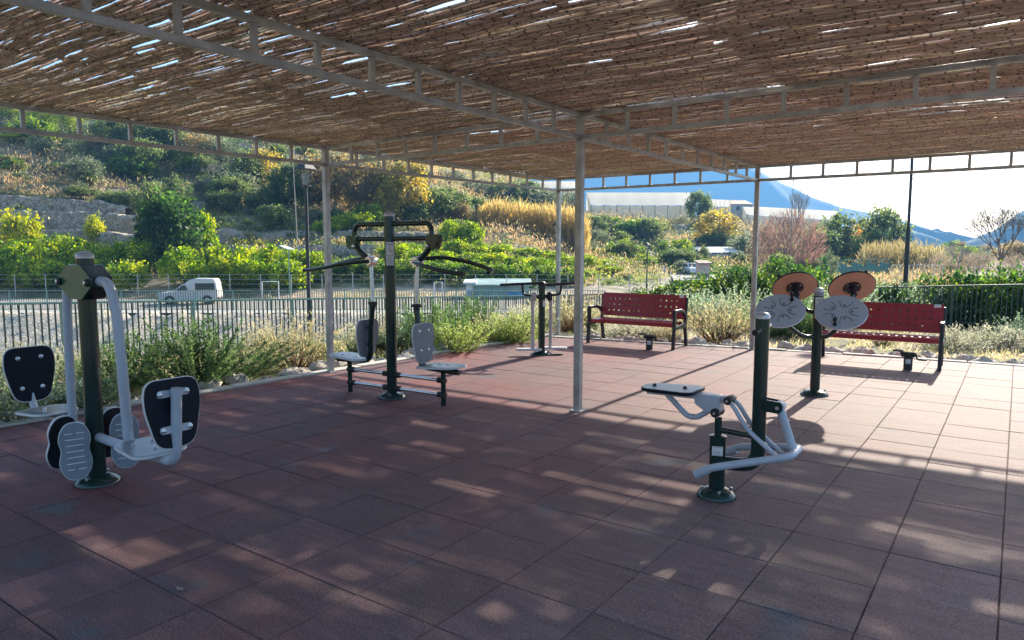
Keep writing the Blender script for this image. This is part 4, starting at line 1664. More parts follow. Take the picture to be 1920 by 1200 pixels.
def bush(seed, nst=90, L=.8, fan=.75, needles=45, nl=.045, nw=.011, cols=((.06, .10, .035),), start=.2, stemcol=(.16, .12, .08), tipcol=None, curve=.25, lay=1.0, vert=0.3, sprays=0):
    """many thin stems with narrow leaves, real size in metres; returns (foliage mesh, stem mesh)"""
    rr = np.random.default_rng(seed)
    a = rr.uniform(0, 2 * math.pi, nst)
    el = fan * rr.random(nst) ** .6 * lay
    if sprays:
        ca = rr.uniform(0, 2 * math.pi, sprays)
        ce = fan * rr.random(sprays) ** .6
        g_ = rr.integers(0, sprays, nst)
        a = ca[g_] + rr.normal(0, .16, nst) / np.maximum(np.sin(ce[g_]), .25)
        el = np.clip(ce[g_] + rr.normal(0, .11, nst), 0, 1.45)
    d0 = np.stack([np.cos(a) * np.sin(el), np.sin(a) * np.sin(el), np.cos(el)], 1)
    Ls = L * rr.uniform(.6, 1.08, nst)
    b0 = np.stack([np.cos(a) * el * .16, np.sin(a) * el * .16, np.zeros(nst)], 1) + rr.normal(0, .03, (nst, 3)) * np.array([1, 1, 0])
    sidev = rr.normal(0, .10, (nst, 3))

    def pos(i, t):
        t = t[:, None]
        p = b0[i] + d0[i] * (Ls[i][:, None] * t) + sidev[i] * t * t * .5
        p[:, 2] += curve * (t[:, 0] ** 2) * Ls[i] * (1 - d0[i][:, 2])
        return p
    i = np.repeat(np.arange(nst), needles)
    t = start + (1 - start) * rr.random(len(i)) ** .8
    P = pos(i, t)
    P2 = pos(i, t + .02)
    ax = P2 - P
    ax /= np.linalg.norm(ax, axis=1, keepdims=True) + 1e-9
    Dr = ax * (.55 + vert) + unit(rr, len(i)) * .8
    tint = palette(rr, nst, cols) * rr.uniform(.75, 1.25, (nst, 1))
    C = tint[i] * rr.uniform(.7, 1.35, (len(i), 1))
    if tipcol is not None:
        f = np.clip((t - .82) / .12, 0, 1)[:, None]
        C = C * (1 - f) + np.array(tipcol) * f * rr.uniform(.8, 1.2, (len(i), 1))
    V, C = kites(P, Dr, unit(rr, len(i)), nl * rr.uniform(.6, 1.25, len(i)), nw, C)
    fol = np_mesh('foliage', V, quads(len(i)), 'leaf', np.clip(C, .004, .9), False)
    # stems: three-sided
    ts = np.linspace(0, 1, 5)
    SV, SQ = [], []
    for s_ in range(nst):
        p = pos(np.full(5, s_), ts)
        o = len(SV)
        for q in range(5):
            r = .0045 * (1.1 - ts[q])
            for j in range(3):
                SV.append(p[q] + np.array([math.cos(j * 2.094) * r, math.sin(j * 2.094) * r, 0]))
        for q in range(4):
            for j in range(3):
                SQ.append((o + q * 3 + j, o + q * 3 + (j + 1) % 3, o + q * 3 + 3 + (j + 1) % 3, o + q * 3 + 3 + j))
    st = np_mesh('stems', np.array(SV), SQ, 'drystem', np.tile(np.array(stemcol), (len(SV), 1)), False)
    return fol, st


# tree kinds: list of variants (crown mesh, trunk mesh)
KIND = {}


def kind(name, n, tr, **kw):
    out = []
    for i in range(n):
        cm, cen = crown(hash_seed(name) + i, **kw)
        out.append((cm, trunk_mesh(hash_seed(name) + i, cen, **tr)))
    KIND[name] = out


def hash_seed(s):
    return sum(ord(c) * (k + 3) for k, c in enumerate(s)) % 9973


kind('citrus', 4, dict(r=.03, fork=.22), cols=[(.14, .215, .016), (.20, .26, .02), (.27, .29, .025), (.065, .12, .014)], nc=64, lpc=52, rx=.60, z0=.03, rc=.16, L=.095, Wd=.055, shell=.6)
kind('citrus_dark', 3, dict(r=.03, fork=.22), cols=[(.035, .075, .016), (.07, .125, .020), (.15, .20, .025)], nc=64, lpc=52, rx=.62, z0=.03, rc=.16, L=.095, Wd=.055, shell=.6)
kind('evergreen', 4, dict(r=.025, fork=.3), cols=[(.055, .082, .028), (.080, .110, .038), (.115, .140, .050)], nc=95, lpc=48, rx=.44, z0=.08, rc=.12, L=.060, Wd=.036, shell=.5)
kind('olive', 3, dict(r=.028, fork=.28), cols=[(.095, .115, .065), (.13, .145, .085), (.07, .09, .05)], nc=80, lpc=46, rx=.46, z0=.10, rc=.12, L=.060, Wd=.028, shell=.45)
kind('autumn', 3, dict(r=.022, fork=.3, nlimb=12, mat='palebark'), cols=[(.34, .26, .055), (.26, .21, .055), (.19, .165, .06)], nc=90, lpc=42, rx=.36, z0=.10, rc=.10, L=.045, Wd=.034, shell=.4)
kind('rusty', 3, dict(r=.022, fork=.3, nlimb=12, mat='palebark'), cols=[(.17, .135, .07), (.13, .115, .06), (.24, .17, .07)], nc=90, lpc=40, rx=.38, z0=.08, rc=.11, L=.050, Wd=.030, shell=.4)
kind('orange', 2, dict(r=.022, fork=.3, nlimb=12), cols=[(.42, .20, .05), (.36, .22, .06)], nc=70, lpc=44, rx=.40, z0=.10, rc=.12, L=.055, Wd=.040, shell=.4)
kind('yellow', 2, dict(r=.02, fork=.2, nlimb=10), cols=[(.32, .30, .03), (.27, .28, .03), (.17, .20, .03)], nc=60, lpc=48, rx=.62, z0=.06, rc=.16, L=.085, Wd=.055, shell=.4)
kind('pine', 2, dict(r=.022, fork=.35), cols=[(.12, .17, .025), (.17, .21, .03)], nc=70, lpc=46, rx=.45, z0=.12, rc=.13, L=.08, Wd=.02, shell=.4)
kind('cone', 1, dict(r=.022, fork=.2), cols=[(.035, .075, .018), (.055, .105, .022), (.028, .055, .016)], nc=120, lpc=46, rx=.36, z0=.03, rc=.11, L=.06, Wd=.04, shell=.4)
kind('hedge', 4, dict(r=.02, fork=.15, nlimb=10), cols=[(.018, .045, .014), (.034, .070, .018), (.075, .125, .022), (.14, .17, .03)], wts=[.45, .3, .17, .08], nc=100, lpc=46, rx=.80, z0=.03, rc=.17, L=.072, Wd=.046, shell=.55)

TREE_N = {}


def tree(k, x, y, h, label, cat='tree', group=None, wide=1.0, name=None, z=None, sink=0.05):
    i = TREE_N.get(k, 0)
    TREE_N[k] = i + 1
    cm, tm = KIND[k][i % len(KIND[k])]
    nm = name or {'citrus': 'citrus_tree', 'citrus_dark': 'citrus_tree', 'evergreen': 'evergreen_tree', 'olive': 'olive_tree', 'autumn': 'autumn_tree', 'rusty': 'autumn_tree',
                  'orange': 'autumn_tree', 'yellow': 'yellow_shrub', 'pine': 'pine_tree', 'cone': 'evergreen_tree', 'hedge': 'leafy_shrub'}[k]
    zz = zt(x, y) if z is None else z
    t = thing(nm, label, cat, (x, y, zz - sink * h * .3), random.uniform(0, 6.28), group, (h * wide, h * wide, h))
    link_mesh('crown', cm, t)
    link_mesh('trunk', tm, t)
    return t


def tree_px(k, u, vtop, d, label, cat='tree', group=None, wpx=None, name=None, hmin=.8):
    p = at(u, vtop, d)
    b_ = zt(p.x, p.y)
    h = max(hmin, p.z - b_)
    rx = {'citrus': .60, 'citrus_dark': .62, 'evergreen': .44, 'olive': .46, 'autumn': .36, 'rusty': .38, 'orange': .40, 'yellow': .62, 'pine': .45, 'cone': .36, 'hedge': .8}[k]
    wide = 1.0
    if wpx:
        wide = (wpx * d / F) / (2 * rx * h * 1.05)
    return tree(k, p.x, p.y, h, label, cat, group, wide, name)


# ------------------------------------------------------------------ fences, walls, road
def fence(name, label, pts, spacing, rail='fencelit', bar='fence', pw=.055, bw=.021, group=None, low=.10, extra_mid=False):
    """pts: (x, y, ztop, zbase) at each post"""
    x0, y0, _, z0 = pts[0]
    t = thing(name, label, 'fence', (x0, y0, z0), 0, group)
    o = Vector((x0, y0, z0))
    for i, (x, y, za, zb) in enumerate(pts):
        p = MB()
        p.box(Vector((x, y, (za + zb - .15) / 2)) - o, (pw, pw, za - zb + .15 - .02))
        p.build('post', rail, t, smooth=False)
    tr, lr = MB(), MB()
    for a, b_ in zip(pts[:-1], pts[1:]):
        A, B = Vector((a[0], a[1], a[2])) - o, Vector((b_[0], b_[1], b_[2])) - o
        tr.bar(A, B, .05, .035)
        A2, B2 = Vector((a[0], a[1], a[3] + low)) - o, Vector((b_[0], b_[1], b_[3] + low)) - o
        lr.bar(A2, B2, .03, .03)
        n = max(2, int((B - A).length / spacing))
        pb = MB()
        for k in range(1, n):
            f = k / n
            q0, q1 = A2.lerp(B2, f), A.lerp(B, f)
            pb.box((q0 + q1) / 2, (bw, bw, q1.z - q0.z - .02))
        pb.build('picket_panel', bar, t, smooth=False)
    tr.build('top_rail', rail, t, smooth=False)
    lr.build('bottom_rail', rail, t, smooth=False)
    return t


# fence along the left edge of the terrace
pts = []
y = -9.0
while y < 15.5:
    x = -9.5 + 0.0 * y
    zb = zt(x, y)
    ztop = .80 - .045 * (y + .75)
    pts.append((x, y, ztop, min(zb, ztop - .95)))
    y += 2.22
xe, ye = pts[-1][0], pts[-1][1]
fence('picket_fence', 'long green picket fence along the left side beyond the flower bed', pts, .098)
pts = [(xe, ye + .3, .05, -.95)]
for k in range(1, 11):
    x = xe + (6.5 - xe) * k / 10
    yy = ye + .3 + (14.9 - ye - .3) * k / 10 - 1.0 * max(0, (k - 7) / 3)
    ztop = .05 + .78 * min(1, k / 8.0)
    pts.append((x, yy, ztop, ztop - 1.0))
fence('picket_fence', 'dark green picket fence behind the shrubs at the far right', pts, .10, rail='fence')
# fence beside the track across the creek
pts = []
for k in range(24):
    r = -41 + 2.0 * k
    x, y = W(r, 38.2)
    pts.append((x, y, -.62, -1.72))
fence('picket_fence', 'distant green picket fence on top of the stone creek wall before the white van', pts, .125, bw=.022)


def wall_strip(name, label, pts, thick, mat, cat='wall', jag=.10, n_h=6, seed=1, up_grid=.35, group=None, batter=.10):
    """rough masonry wall; pts: (x, y, ztop, zbase). Real thickness, uneven face and top."""
    rr = np.random.default_rng(seed)
    x0, y0 = pts[0][0], pts[0][1]
    P = np.array(pts, float)
    seg = np.r_[0, np.cumsum(np.hypot(np.diff(P[:, 0]), np.diff(P[:, 1])))]
    n = max(4, int(seg[-1] / up_grid))
    s = np.linspace(0, seg[-1], n)
    X, Y, ZT_, ZB_ = (np.interp(s, seg, P[:, c]) for c in range(4))
    tx, ty = np.gradient(X), np.gradient(Y)
    L = np.hypot(tx, ty)
    nx, ny = ty / L, -tx / L                       # towards the viewer
    V = []
    rows = n_h + 3
    for i in range(n):
        top = ZT_[i] + rr.normal(0, jag * .5)
        for j in range(n_h + 1):
            f = j / n_h
            o = rr.normal(0, jag * .5) + (1 - f) * batter
            V.append((X[i] + nx[i] * o - x0, Y[i] + ny[i] * o - y0, ZB_[i] + (top - ZB_[i]) * f))
        V.append((X[i] - nx[i] * thick - x0, Y[i] - ny[i] * thick - y0, top - .02))
        V.append((X[i] - nx[i] * thick - x0, Y[i] - ny[i] * thick - y0, ZB_[i]))
    Q = [(i * rows + j, (i + 1) * rows + j, (i + 1) * rows + (j + 1) % rows, i * rows + (j + 1) % rows) for i in range(n - 1) for j in range(rows)]
    o = np_mesh(name, V, Q, mat)
    o.location = (x0, y0, 0)
    tag(o, label, cat, group)
    return o


pts = []
for k in range(24):
    r = -42 + 2.0 * k
    x, y = W(r, 36.0 + .15 * math.sin(k))
    pts.append((x, y, -1.66, -3.6))
wall_strip('stone_bank', 'pale rubble stone bank of the creek under the distant picket fence', pts, .6, 'stonewall', 'stone bank', seed=4, jag=.16, n_h=14, batter=5.0)

# track on the wall top and road behind it
def strip(name, ctr, half, mat, lift, follow=True):
    V, Q = [], []
    for i, (x, y, z) in enumerate(ctr):
        a, b_ = ctr[max(i - 1, 0)], ctr[min(i + 1, len(ctr) - 1)]
        dx, dy = b_[0] - a[0], b_[1] - a[1]
        L = math.hypot(dx, dy)
        for s_ in (-1, 0, 1):
            V.append((x - dy / L * half * s_, y + dx / L * half * s_, z + lift))
    for i in range(len(ctr) - 1):
        for j in (0, 1):
            Q.append((i * 3 + j, i * 3 + 3 + j, i * 3 + 4 + j, i * 3 + 1 + j))
    o = np_mesh(name, V, Q, mat, None, None, True)
    struct(o)


strip('path', [(*W(-42 + 2 * k, 37.35), -1.68) for k in range(23)], .95, 'concrete', .02)
strip('road', [(*W(-60 + 3 * k, 44.6), -1.87) for k in range(22)], 4.9, 'road', .02)
ctr = []
for u, v, d in ((1330, 527, 70), (1318, 520, 80), (1300, 511, 90), (1280, 503, 97), (1255, 494, 106), (1232, 485, 115), (1212, 474, 124)):
    p = at(u, v, d)
    ctr.append((p.x, p.y, max(zt(p.x, p.y) + .05, p.z)))
strip('road', ctr, 3.4, 'road', .06)

# dry stone terrace walls on the left slope: u, vtop, vbase at distance d
def px_wall(label, rows, seed, mat='drystone', jag=.16):
    pts = []
    for u, vt, vb, d in rows:
        a, b_ = at(u, vt, d), at(u, vb, d)
        pts.append((a.x, a.y, a.z, b_.z - .6))
    wall_strip('terrace_wall', label, pts, 1.6, mat, 'stone wall', jag, 7, seed)


px_wall('upper dry stone terrace wall on the left slope below the brown brush', [(-60, 366, 396, 72), (60, 370, 396, 72), (130, 374, 398, 72), (200, 380, 400, 72), (235, 388, 400, 72)], 11)
px_wall('middle dry stone terrace wall on the left slope with a small bright bush on top', [(-60, 398, 420, 68.5), (60, 398, 424, 68.5), (140, 397, 424, 68.5), (200, 400, 428, 68.3), (255, 405, 432, 68)], 12)
px_wall('lowest dry stone terrace wall on the left slope just above the citrus trees', [(-60, 428, 470, 65.5), (60, 430, 470, 65.5), (140, 431, 470, 65.3), (200, 434, 470, 65), (260, 446, 470, 64.5)], 13)
px_wall('low stone terrace wall with grassy top right of the street lantern', [(360, 436, 458, 71), (450, 434, 456, 72), (560, 433, 456, 73), (680, 433, 455, 74), (800, 437, 455, 75)], 14)
px_wall('lower stone terrace wall right behind the solar street light', [(370, 462, 485, 66), (480, 461, 484, 66.5), (600, 459, 482, 67), (700, 459, 480, 68)], 15)

# ------------------------------------------------------------------ street lanterns
def lantern(x, y, zb, ztop, label, s=1.0, base=True):
    t = thing('street_lantern', label, 'street lamp', (x, y, zb), random.uniform(0, 1.5))
    H = ztop - zb
    p = MB()
    p.lathe([(.10 * s, 0), (.10 * s, .05), (.075 * s, .10), (.07 * s, .75), (.085 * s, .80), (.05 * s, .86), (.042 * s, H - .95 * s), (.032 * s, H - .62 * s)], 14)
    p.build('pole', 'lampiron', t)
    c = MB()
    c.lathe([(.04 * s, H - .62 * s), (.13 * s, H - .60 * s), (.13 * s, H - .585 * s), (.05 * s, H - .56 * s)], 12)
    for k in range(4):
        a = k * math.pi / 2 + .785
        c.bar((math.cos(a) * .10 * s, math.sin(a) * .10 * s, H - .58 * s), (math.cos(a) * .19 * s, math.sin(a) * .19 * s, H - .19 * s), .014 * s)
    head = c.build('lantern_frame', 'lampiron', t)
    g = MB()
    g.lathe([(.075 * s, H - .56 * s), (.165 * s, H - .21 * s)], 4, Matrix.Rotation(0, 4, 'Z'))
    g.build('lantern_glass', 'lampglass', head, smooth=False)
    r_ = MB()
    r_.lathe([(.27 * s, H - .20 * s), (.27 * s, H - .18 * s), (.16 * s, H - .06 * s), (.06 * s, H - .03 * s), (.02 * s, H)], 4)
    r_.build('lantern_roof', 'lampiron', head, smooth=False)
    return t


def lantern_px(u, vtop, d, label, s=1.0):
    p = at(u, vtop, d)
    lantern(p.x, p.y, zt(p.x, p.y) - .05, p.z, label, s)


lantern_px(572, 303, 17.6, 'black street lantern just left of the left pergola post', .98)
lantern_px(1044, 416, 42, 'black street lantern glimpsed behind the far pergola corner post', 1.0)
lantern_px(1214, 455, 55, 'black street lantern rising behind the left red bench', 1.0)
lantern_px(1308, 467, 80, 'small distant black lantern in front of the grey building', 1.05)
lantern_px(1367, 472, 98, 'farthest small black lantern, before the right end of the grey building', 1.05)

# tall dark lamp column on the right
p = at(1711, 286, 19.5)
t = thing('lamp_column', 'tall plain dark lamp column rising behind the right red bench', 'street lamp', (p.x, p.y, -.62))
mb = MB()
mb.lathe([(.09, 0), (.09, .02), (.058, .05), (.056, 2.75), (.037, 2.85), (.034, 5.6), (.03, 5.9)], 16)
mb.build('pole', 'lampiron', t)
mb = MB()
mb.lathe([(.05, 5.9), (.16, 5.95), (.22, 6.02), (.10, 6.10), (.02, 6.13)], 16)
mb.build('lamp_head', 'lampiron', t)

# solar street light across the road
p = at(541, 466, 47)
zb = zt(p.x, p.y)
t = thing('solar_light', 'thin pale solar street light with tilted panel behind the road', 'street lamp', (p.x, p.y, zb))
mb = MB()
mb.lathe([(.06, 0), (.045, .2), (.04, p.z - zb)], 10)
mb.build('pole', 'fencelit', t)
mb = MB()
mb.box((-.15, 0, p.z - zb + .06), (.95, .5, .04), Matrix.Rotation(R(14), 3, 'Y'))
mb.build('solar_panel', 'whitepipe', t)

# thin utility poles
for u, vt, d, lab in ((549, 296, 56, 'thin leaning pale pole left of the black street lantern'), (1279, 434, 108, 'pale utility pole beside the sloping road'), (1303, 449, 100, 'short pale street pole at the left end of the grey building'),
                      (1488, 330, 90, 'very thin tall pole above the reddish bare thicket')):
    p = at(u, vt, d)
    zb = zt(p.x, p.y)
    t = thing('utility_pole', lab, 'pole', (p.x, p.y, zb))
    mb = MB()
    lean = -.35 if u == 549 else .05
    mb.tube([(-lean, 0, -.1), (0, 0, p.z - zb)], [.07 if d > 80 else .05, .04 if d > 80 else .03], 8)
    mb.build('shaft', 'wood', t)
    mb = MB()
    mb.box((0, 0, p.z - zb - .25), (.7, .05, .06))
    mb.build('cross_arm', 'wood', t)


# ------------------------------------------------------------------ vehicles
def wheel(t, x, y, r, wd):
    y4 = Matrix(((1, 0, 0, x), (0, 0, -1, y), (0, 1, 0, r), (0, 0, 0, 1)))
    mb = MB()
    mb.lathe([(r * .62, -wd / 2), (r * .93, -wd / 2), (r, -wd * .3), (r, wd * .3), (r * .93, wd / 2), (r * .62, wd / 2)], 20, y4)
    o = mb.build('wheel', 'tyre', t)
    mb = MB()
    mb.lathe([(r * .6, -wd * .52), (r * .5, -wd * .54), (r * .2, -wd * .56), (r * .2, wd * .56), (r * .5, wd * .54), (r * .6, wd * .52)], 16, y4)
    mb.build('rim', 'hub', o)


def small_van():
    p = at(359, 572, 45)
    t = thing('white_van', 'old white box van parked on the road behind the distant fence', 'van', (p.x, p.y, -1.85), math.atan2(RT[1], RT[0]) + R(9), None, .87)
    # local x: rear +, front -; y: away +
    XZ = lambda y: Matrix(((1, 0, 0, 0), (0, 0, -1, y), (0, 1, 0, 0), (0, 0, 0, 1)))
    body = [(-2.02, .32), (2.0, .32), (2.03, .55), (2.02, 1.0), (-.62, 1.0), (-.95, .93), (-1.93, .86), (-2.03, .70)]
    mb = MB()
    mb.prism(body, 1.56, XZ(0))
    b_ = mb.build('body', 'vanwhite', t, bevel=.05)
    cab = [(-.95, .98), (-.45, 1.42), (.35, 1.46), (.35, .98)]
    mb = MB()
    mb.prism(cab, 1.42, XZ(0))
    c_ = mb.build('cab', 'vanwhite', t, bevel=.05)
    bx = [(.05, .98), (2.0, .98), (1.93, 1.55), (1.80, 1.83), (.45, 1.86), (.10, 1.74), (-.25, 1.50)]
    mb = MB()
    mb.prism(bx, 1.50, XZ(0))
    x_ = mb.build('cargo_box', 'vanwhite', t, bevel=.06)
    mb = MB()
    mb.prism([(.50, 1.04), (1.86, 1.04), (1.80, 1.52), (.50, 1.52)], .02, XZ(-.755))
    mb.build('window', 'glass', x_, bevel=.004)
    mb = MB()
    mb.prism([(-.72, 1.02), (-.05, 1.02), (-.05, 1.38), (-.42, 1.38)], .02, XZ(-.715))
    mb.build('window', 'glass', c_, bevel=.004)
    mb = MB()
    a, b2 = Vector((-.955, 0, 1.0)), Vector((-.475, 0, 1.415))
    d = (b2 - a).normalized()
    mb.box((a + b2) / 2 + Vector((-.022, 0, .022)), (.012, 1.25, (b2 - a).length * .84), Matrix((Vector((d.z, 0, -d.x)), Vector((0, 1, 0)), d)).transposed())
    mb.build('windscreen', 'glass', c_)
    mb = MB()
    mb.box((-2.035, 0, .74), (.03, .80, .16))
    mb.build('grille', 'plastic', b_)
    for sy in (-1, 1):
        mb = MB()
        mb.box((-2.035, sy * .55, .74), (.04, .24, .16))
        mb.build('headlight', 'lampglass', b_, bevel=.01)
    mb = MB()
    mb.box((-2.06, 0, .42), (.10, 1.5, .16))
    mb.build('bumper', 'plastic', t, bevel=.02)
    mb = MB()
    mb.box((2.05, 0, .42), (.10, 1.5, .16))
    mb.build('bumper', 'plastic', t, bevel=.02)
    mb = MB()
    mb.box((-.62, -.86, 1.08), (.10, .14, .14))
    mb.build('mirror', 'plastic', t, bevel=.02)
    for x in (-1.25, 1.30):
        for sy in (-1, 1):
            wheel(t, x, sy * .70, .29, .17)
    ar = MB()
    for x in (-1.25, 1.30):
        ar.prism([(x + .36 * math.cos(a), .30 + .36 * math.sin(a)) for a in [math.pi * k / 10 for k in range(11)]], .012, XZ(-.782))
    for nm in ('wheel_arch',):
        ar.build(nm, 'plastic', b_)


small_van()


def small_car(u, v, d, rot, label):
    p = at(u, v, d)
    z = zt(p.x, p.y) + .05
    t = thing('parked_car', label, 'car', (p.x, p.y, z), rot)
    XZ = lambda y: Matrix(((1, 0, 0, 0), (0, 0, -1, y), (0, 1, 0, 0), (0, 0, 0, 1)))
    mb = MB()
    mb.prism([(-1.95, .30), (1.95, .30), (2.0, .55), (1.9, .85), (.9, .92), (-1.5, .95), (-1.98, .80)], 1.62, XZ(0))
    b_ = mb.build('body', 'white', t, bevel=.07)
    mb = MB()
    mb.prism([(-1.45, .93), (-1.0, 1.38), (.25, 1.42), (.95, .92)], 1.40, XZ(0))
    c_ = mb.build('cabin', 'white', t, bevel=.05)
    for sy in (-1, 1):
        mb = MB()
        mb.prism([(-1.25, .98), (-.92, 1.32), (.20, 1.35), (.72, .98)], .02, XZ(sy * .705))
        mb.build('window', 'glass', c_)
    for x0, x1, z0, z1 in ((.93, .30, .95, 1.38), (-1.44, -1.03, .97, 1.35)):
        a, b2 = Vector((x0, 0, z0)), Vector((x1, 0, z1))
        dd = (b2 - a).normalized()
        mb = MB()
        sg = 1 if x0 > 0 else -1
        nrm = Vector((dd.z, 0, -dd.x))
        if nrm.x * sg < 0:
            nrm = -nrm
        mb.box((a + b2) / 2 + nrm * .03, (.015, 1.22, (b2 - a).length * .8), Matrix((nrm, Vector((0, 1, 0)), dd)).transposed())
        mb.build('windscreen', 'glass', c_)
    for x in (-1.25, 1.25):
        for sy in (-1, 1):
            wheel(t, x, sy * .74, .30, .18)
    for sy in (-1, 1):
        mb = MB()
        mb.box((1.96, sy * .55, .68), (.06, .30, .14))
        mb.build('headlight', 'lampglass', b_)


small_car(1297, 512, 86, R(-50), 'white car parked at the foot of the distant sloping road')

# ------------------------------------------------------------------ buildings and nets
def shed(label, u0, u1, vt, vb, d, depth, mat, roofmat, name='building', cat='building', doors=(), slope=.5):
    a, b_ = at(u0, vt, d), at(u1, vt, d)
    zb = min(zt(a.x, a.y), at(u0, vb, d).z) - .3
    L = (b_ - a).length
    rot = math.atan2((b_ - a).y, (b_ - a).x)
    t = thing(name, label, cat, (a.x, a.y, zb), rot)
    H = a.z - zb
    mb = MB()
    mb.prism([(0, 0), (depth, 0), (depth, H + slope), (0, H)], L, Matrix(((0, 0, 1, L / 2), (1, 0, 0, 0), (0, 1, 0, 0), (0, 0, 0, 1))))
    w_ = mb.build('wall', mat, t, smooth=False)
    mb = MB()
    A, B = Vector((L / 2, -.25, H + .03 - .25 * slope / depth)), Vector((L / 2, depth + .25, H + slope + .03 + .25 * slope / depth))
    mb.bar(A, B, L + .4, .12)
    mb.build('roof', roofmat, t, smooth=False)
    for k, (x, wd, ht, m_, nm) in enumerate(doors):
        mb = MB()
        z0 = .3 if nm == 'door' else H - ht - .5
        mb.box((x * L, -.02, z0 + ht / 2), (wd, .05, ht))
        mb.build(nm, m_, w_)
    return t


shed('low grey building with pale walls beyond the right pergola post', 1299, 1392, 474, 497, 108, 6, 'wallblue', 'wallblue',
     doors=((.16, 1.6, 1.5, 'bluesheet', 'door'), (.42, .9, .7, 'glass', 'window'), (.62, .9, .7, 'glass', 'window'), (.82, .9, .7, 'glass', 'window')), slope=.8)
shed('small pink hut below the grey building', 1312, 1331, 494, 514, 76, 1.6, 'pink', 'rooftile', 'hut', 'hut', doors=((.5, .5, .7, 'plastic', 'door'),), slope=.2)
shed('small house with dark tiled roof on the hilltop between the net greenhouses', 1372, 1412, 383, 402, 186, 7, 'wallblue', 'rooftile', 'house', 'house',
     doors=((.3, .9, 1.0, 'glass', 'window'), (.65, .9, 1.0, 'glass', 'window')), slope=1.4)
shed('white box shed at the left end of the turquoise tank', 874, 888, 531, 560, 50.2, 1.5, 'whitepipe', 'whitepipe', 'shed', 'shed', slope=.1, doors=((.5, .3, .6, 'wallblue', 'door'),))
shed('low turquoise sheeted tank behind the distant fence', 889, 992, 535, 560, 50, 2.5, 'turq', 'turq', 'tank', 'tank', slope=.25, doors=((.78, 1.2, .22, 'bluesheet', 'panel'),))


def net_house(label, u0, u1, vf, vb_, ve, d, depth, skew=0.0):
    """netted greenhouse stepping up a slope: front eave vf, foot ve, back ridge vb_"""
    a, b_ = at(u0, vf, d), at(u1, vf + skew, d + 4)
    a2, b2 = at(u0 - 8, vb_, d + depth), at(u1 + 6, vb_ + skew, d + depth + 4)
    base = a.copy()
    base.z = at(u0, ve, d).z - 2.5
    t = thing('net_greenhouse', label, 'greenhouse', base)
    n = 26
    V, Q = [], []
    for i in range(n):
        f = i / (n - 1)
        p, q = a.lerp(b_, f), a2.lerp(b2, f)
        m_ = p.lerp(q, .5) + Vector((0, 0, .55 * math.sin(f * 40) * .3))
        sag = .16 * abs(math.sin(f * math.pi * 7))
        for x in (p - Vector((0, 0, sag)), m_, q):
            V.append(x - base)
    for i in range(n - 1):
        for j in (0, 1):
            Q.append((i * 3 + j, i * 3 + 3 + j, i * 3 + 4 + j, i * 3 + 1 + j))
    o = np_mesh('roof_net', V, Q, 'net', None, t, True)
    V, Q = [], []
    nx, nz = 60, 5
    for i in range(nx):
        f = i / (nx - 1)
        p = a.lerp(b_, f)
        for j in range(nz):
            h = j / (nz - 1)
            o_ = .35 * math.sin(i * 1.3 + j * .3) * h * (1 - h) * 2 - 1.6 * h
            V.append((p.x - FW[0] * -o_ * -1 - base.x, p.y - FW[1] * -o_ * -1 - base.y, base.z * (h) + (p.z - .2) * (1 - h) - base.z))
    for i in range(nx - 1):
        for j in range(nz - 1):
            Q.append((i * nz + j, i * nz + j + 1, (i + 1) * nz + j + 1, (i + 1) * nz + j))
    o = np_mesh('side_net', V, Q, 'netside', None, t, True)
    for (p, q) in ((a, a2), (b_, b2)):
        V = [p - base, q - base, Vector((q.x, q.y, zt(q.x, q.y) - 1)) - base, Vector((p.x, p.y, base.z)) - base]
        o = np_mesh('end_net', V, [(0, 1, 2, 3)], 'netside', None, t)
    pm = None
    for k in range(9):
        p = a.lerp(b_, k / 8)
        mb = MB()
        mb.tube([(0, 0, 0), (0, 0, p.z - base.z)], .08, 6)
        o = mb.build('post', 'wood', t)
        o.location = (p.x - base.x - FW[0] * .3, p.y - base.y - FW[1] * .3, 0)


net_house('largest white net greenhouse, left on the hilltop behind the middle post', 1108, 1298, 384, 361, 416, 160, 26)
net_house('pale net greenhouse glimpsed through the far beam left of the middle post', 1000, 1086, 352, 340, 364, 192, 22)
net_house('small white net greenhouse just right of the dark hilltop tree', 1322, 1366, 386, 373, 400, 172, 16, 2)
net_house('long low white net greenhouse right of the hilltop house', 1400, 1566, 402, 386, 414, 165, 22, 10)

# wire fence and white gate frames beyond the road
p0 = W(-40, 51)
t = thing('wire_fence', 'grey wire mesh fence with thin posts between the road and citrus trees', 'fence', (*p0, -1.95))
for k in range(27):
    x, y = W(-40 + 2.2 * k, 51)
    mb = MB()
    mb.tube([(0, 0, 0), (0, 0, 1.75)], .03, 6)
    o = mb.build('post', 'hub', t)
    o.location = (x - p0[0], y - p0[1], 0)
for nm, zs in (('wire', (.35, .7, 1.05, 1.4, 1.72)),):
    for zz in zs:
        mb = MB()
        a, b_ = Vector((0, 0, zz)), Vector((*W(-40 + 2.2 * 26, 51), zz)) - Vector((*p0, 0))
        mb.bar(a, b_, .014)
        mb.build(nm, 'hub', t)
for u0, u1, vt, lab in ((491, 522, 528, 'white pipe gate frame right of the white van'), (814, 829, 529, 'narrow white pipe gate frame left of the turquoise tank')):
    a, b_ = at(u0, vt, 49.8), at(u1, vt, 49.8)
    zb = -1.92
    mb = MB()
    mb.tube([(0, 0, 0), (0, 0, a.z - zb), tuple(b_ - a + Vector((0, 0, a.z - zb))), tuple(b_ - a)], .045, 8)
    o = mb.build('gate_frame', 'whitepipe')
    o.location = (a.x, a.y, zb)
    tag(o, lab, 'gate')

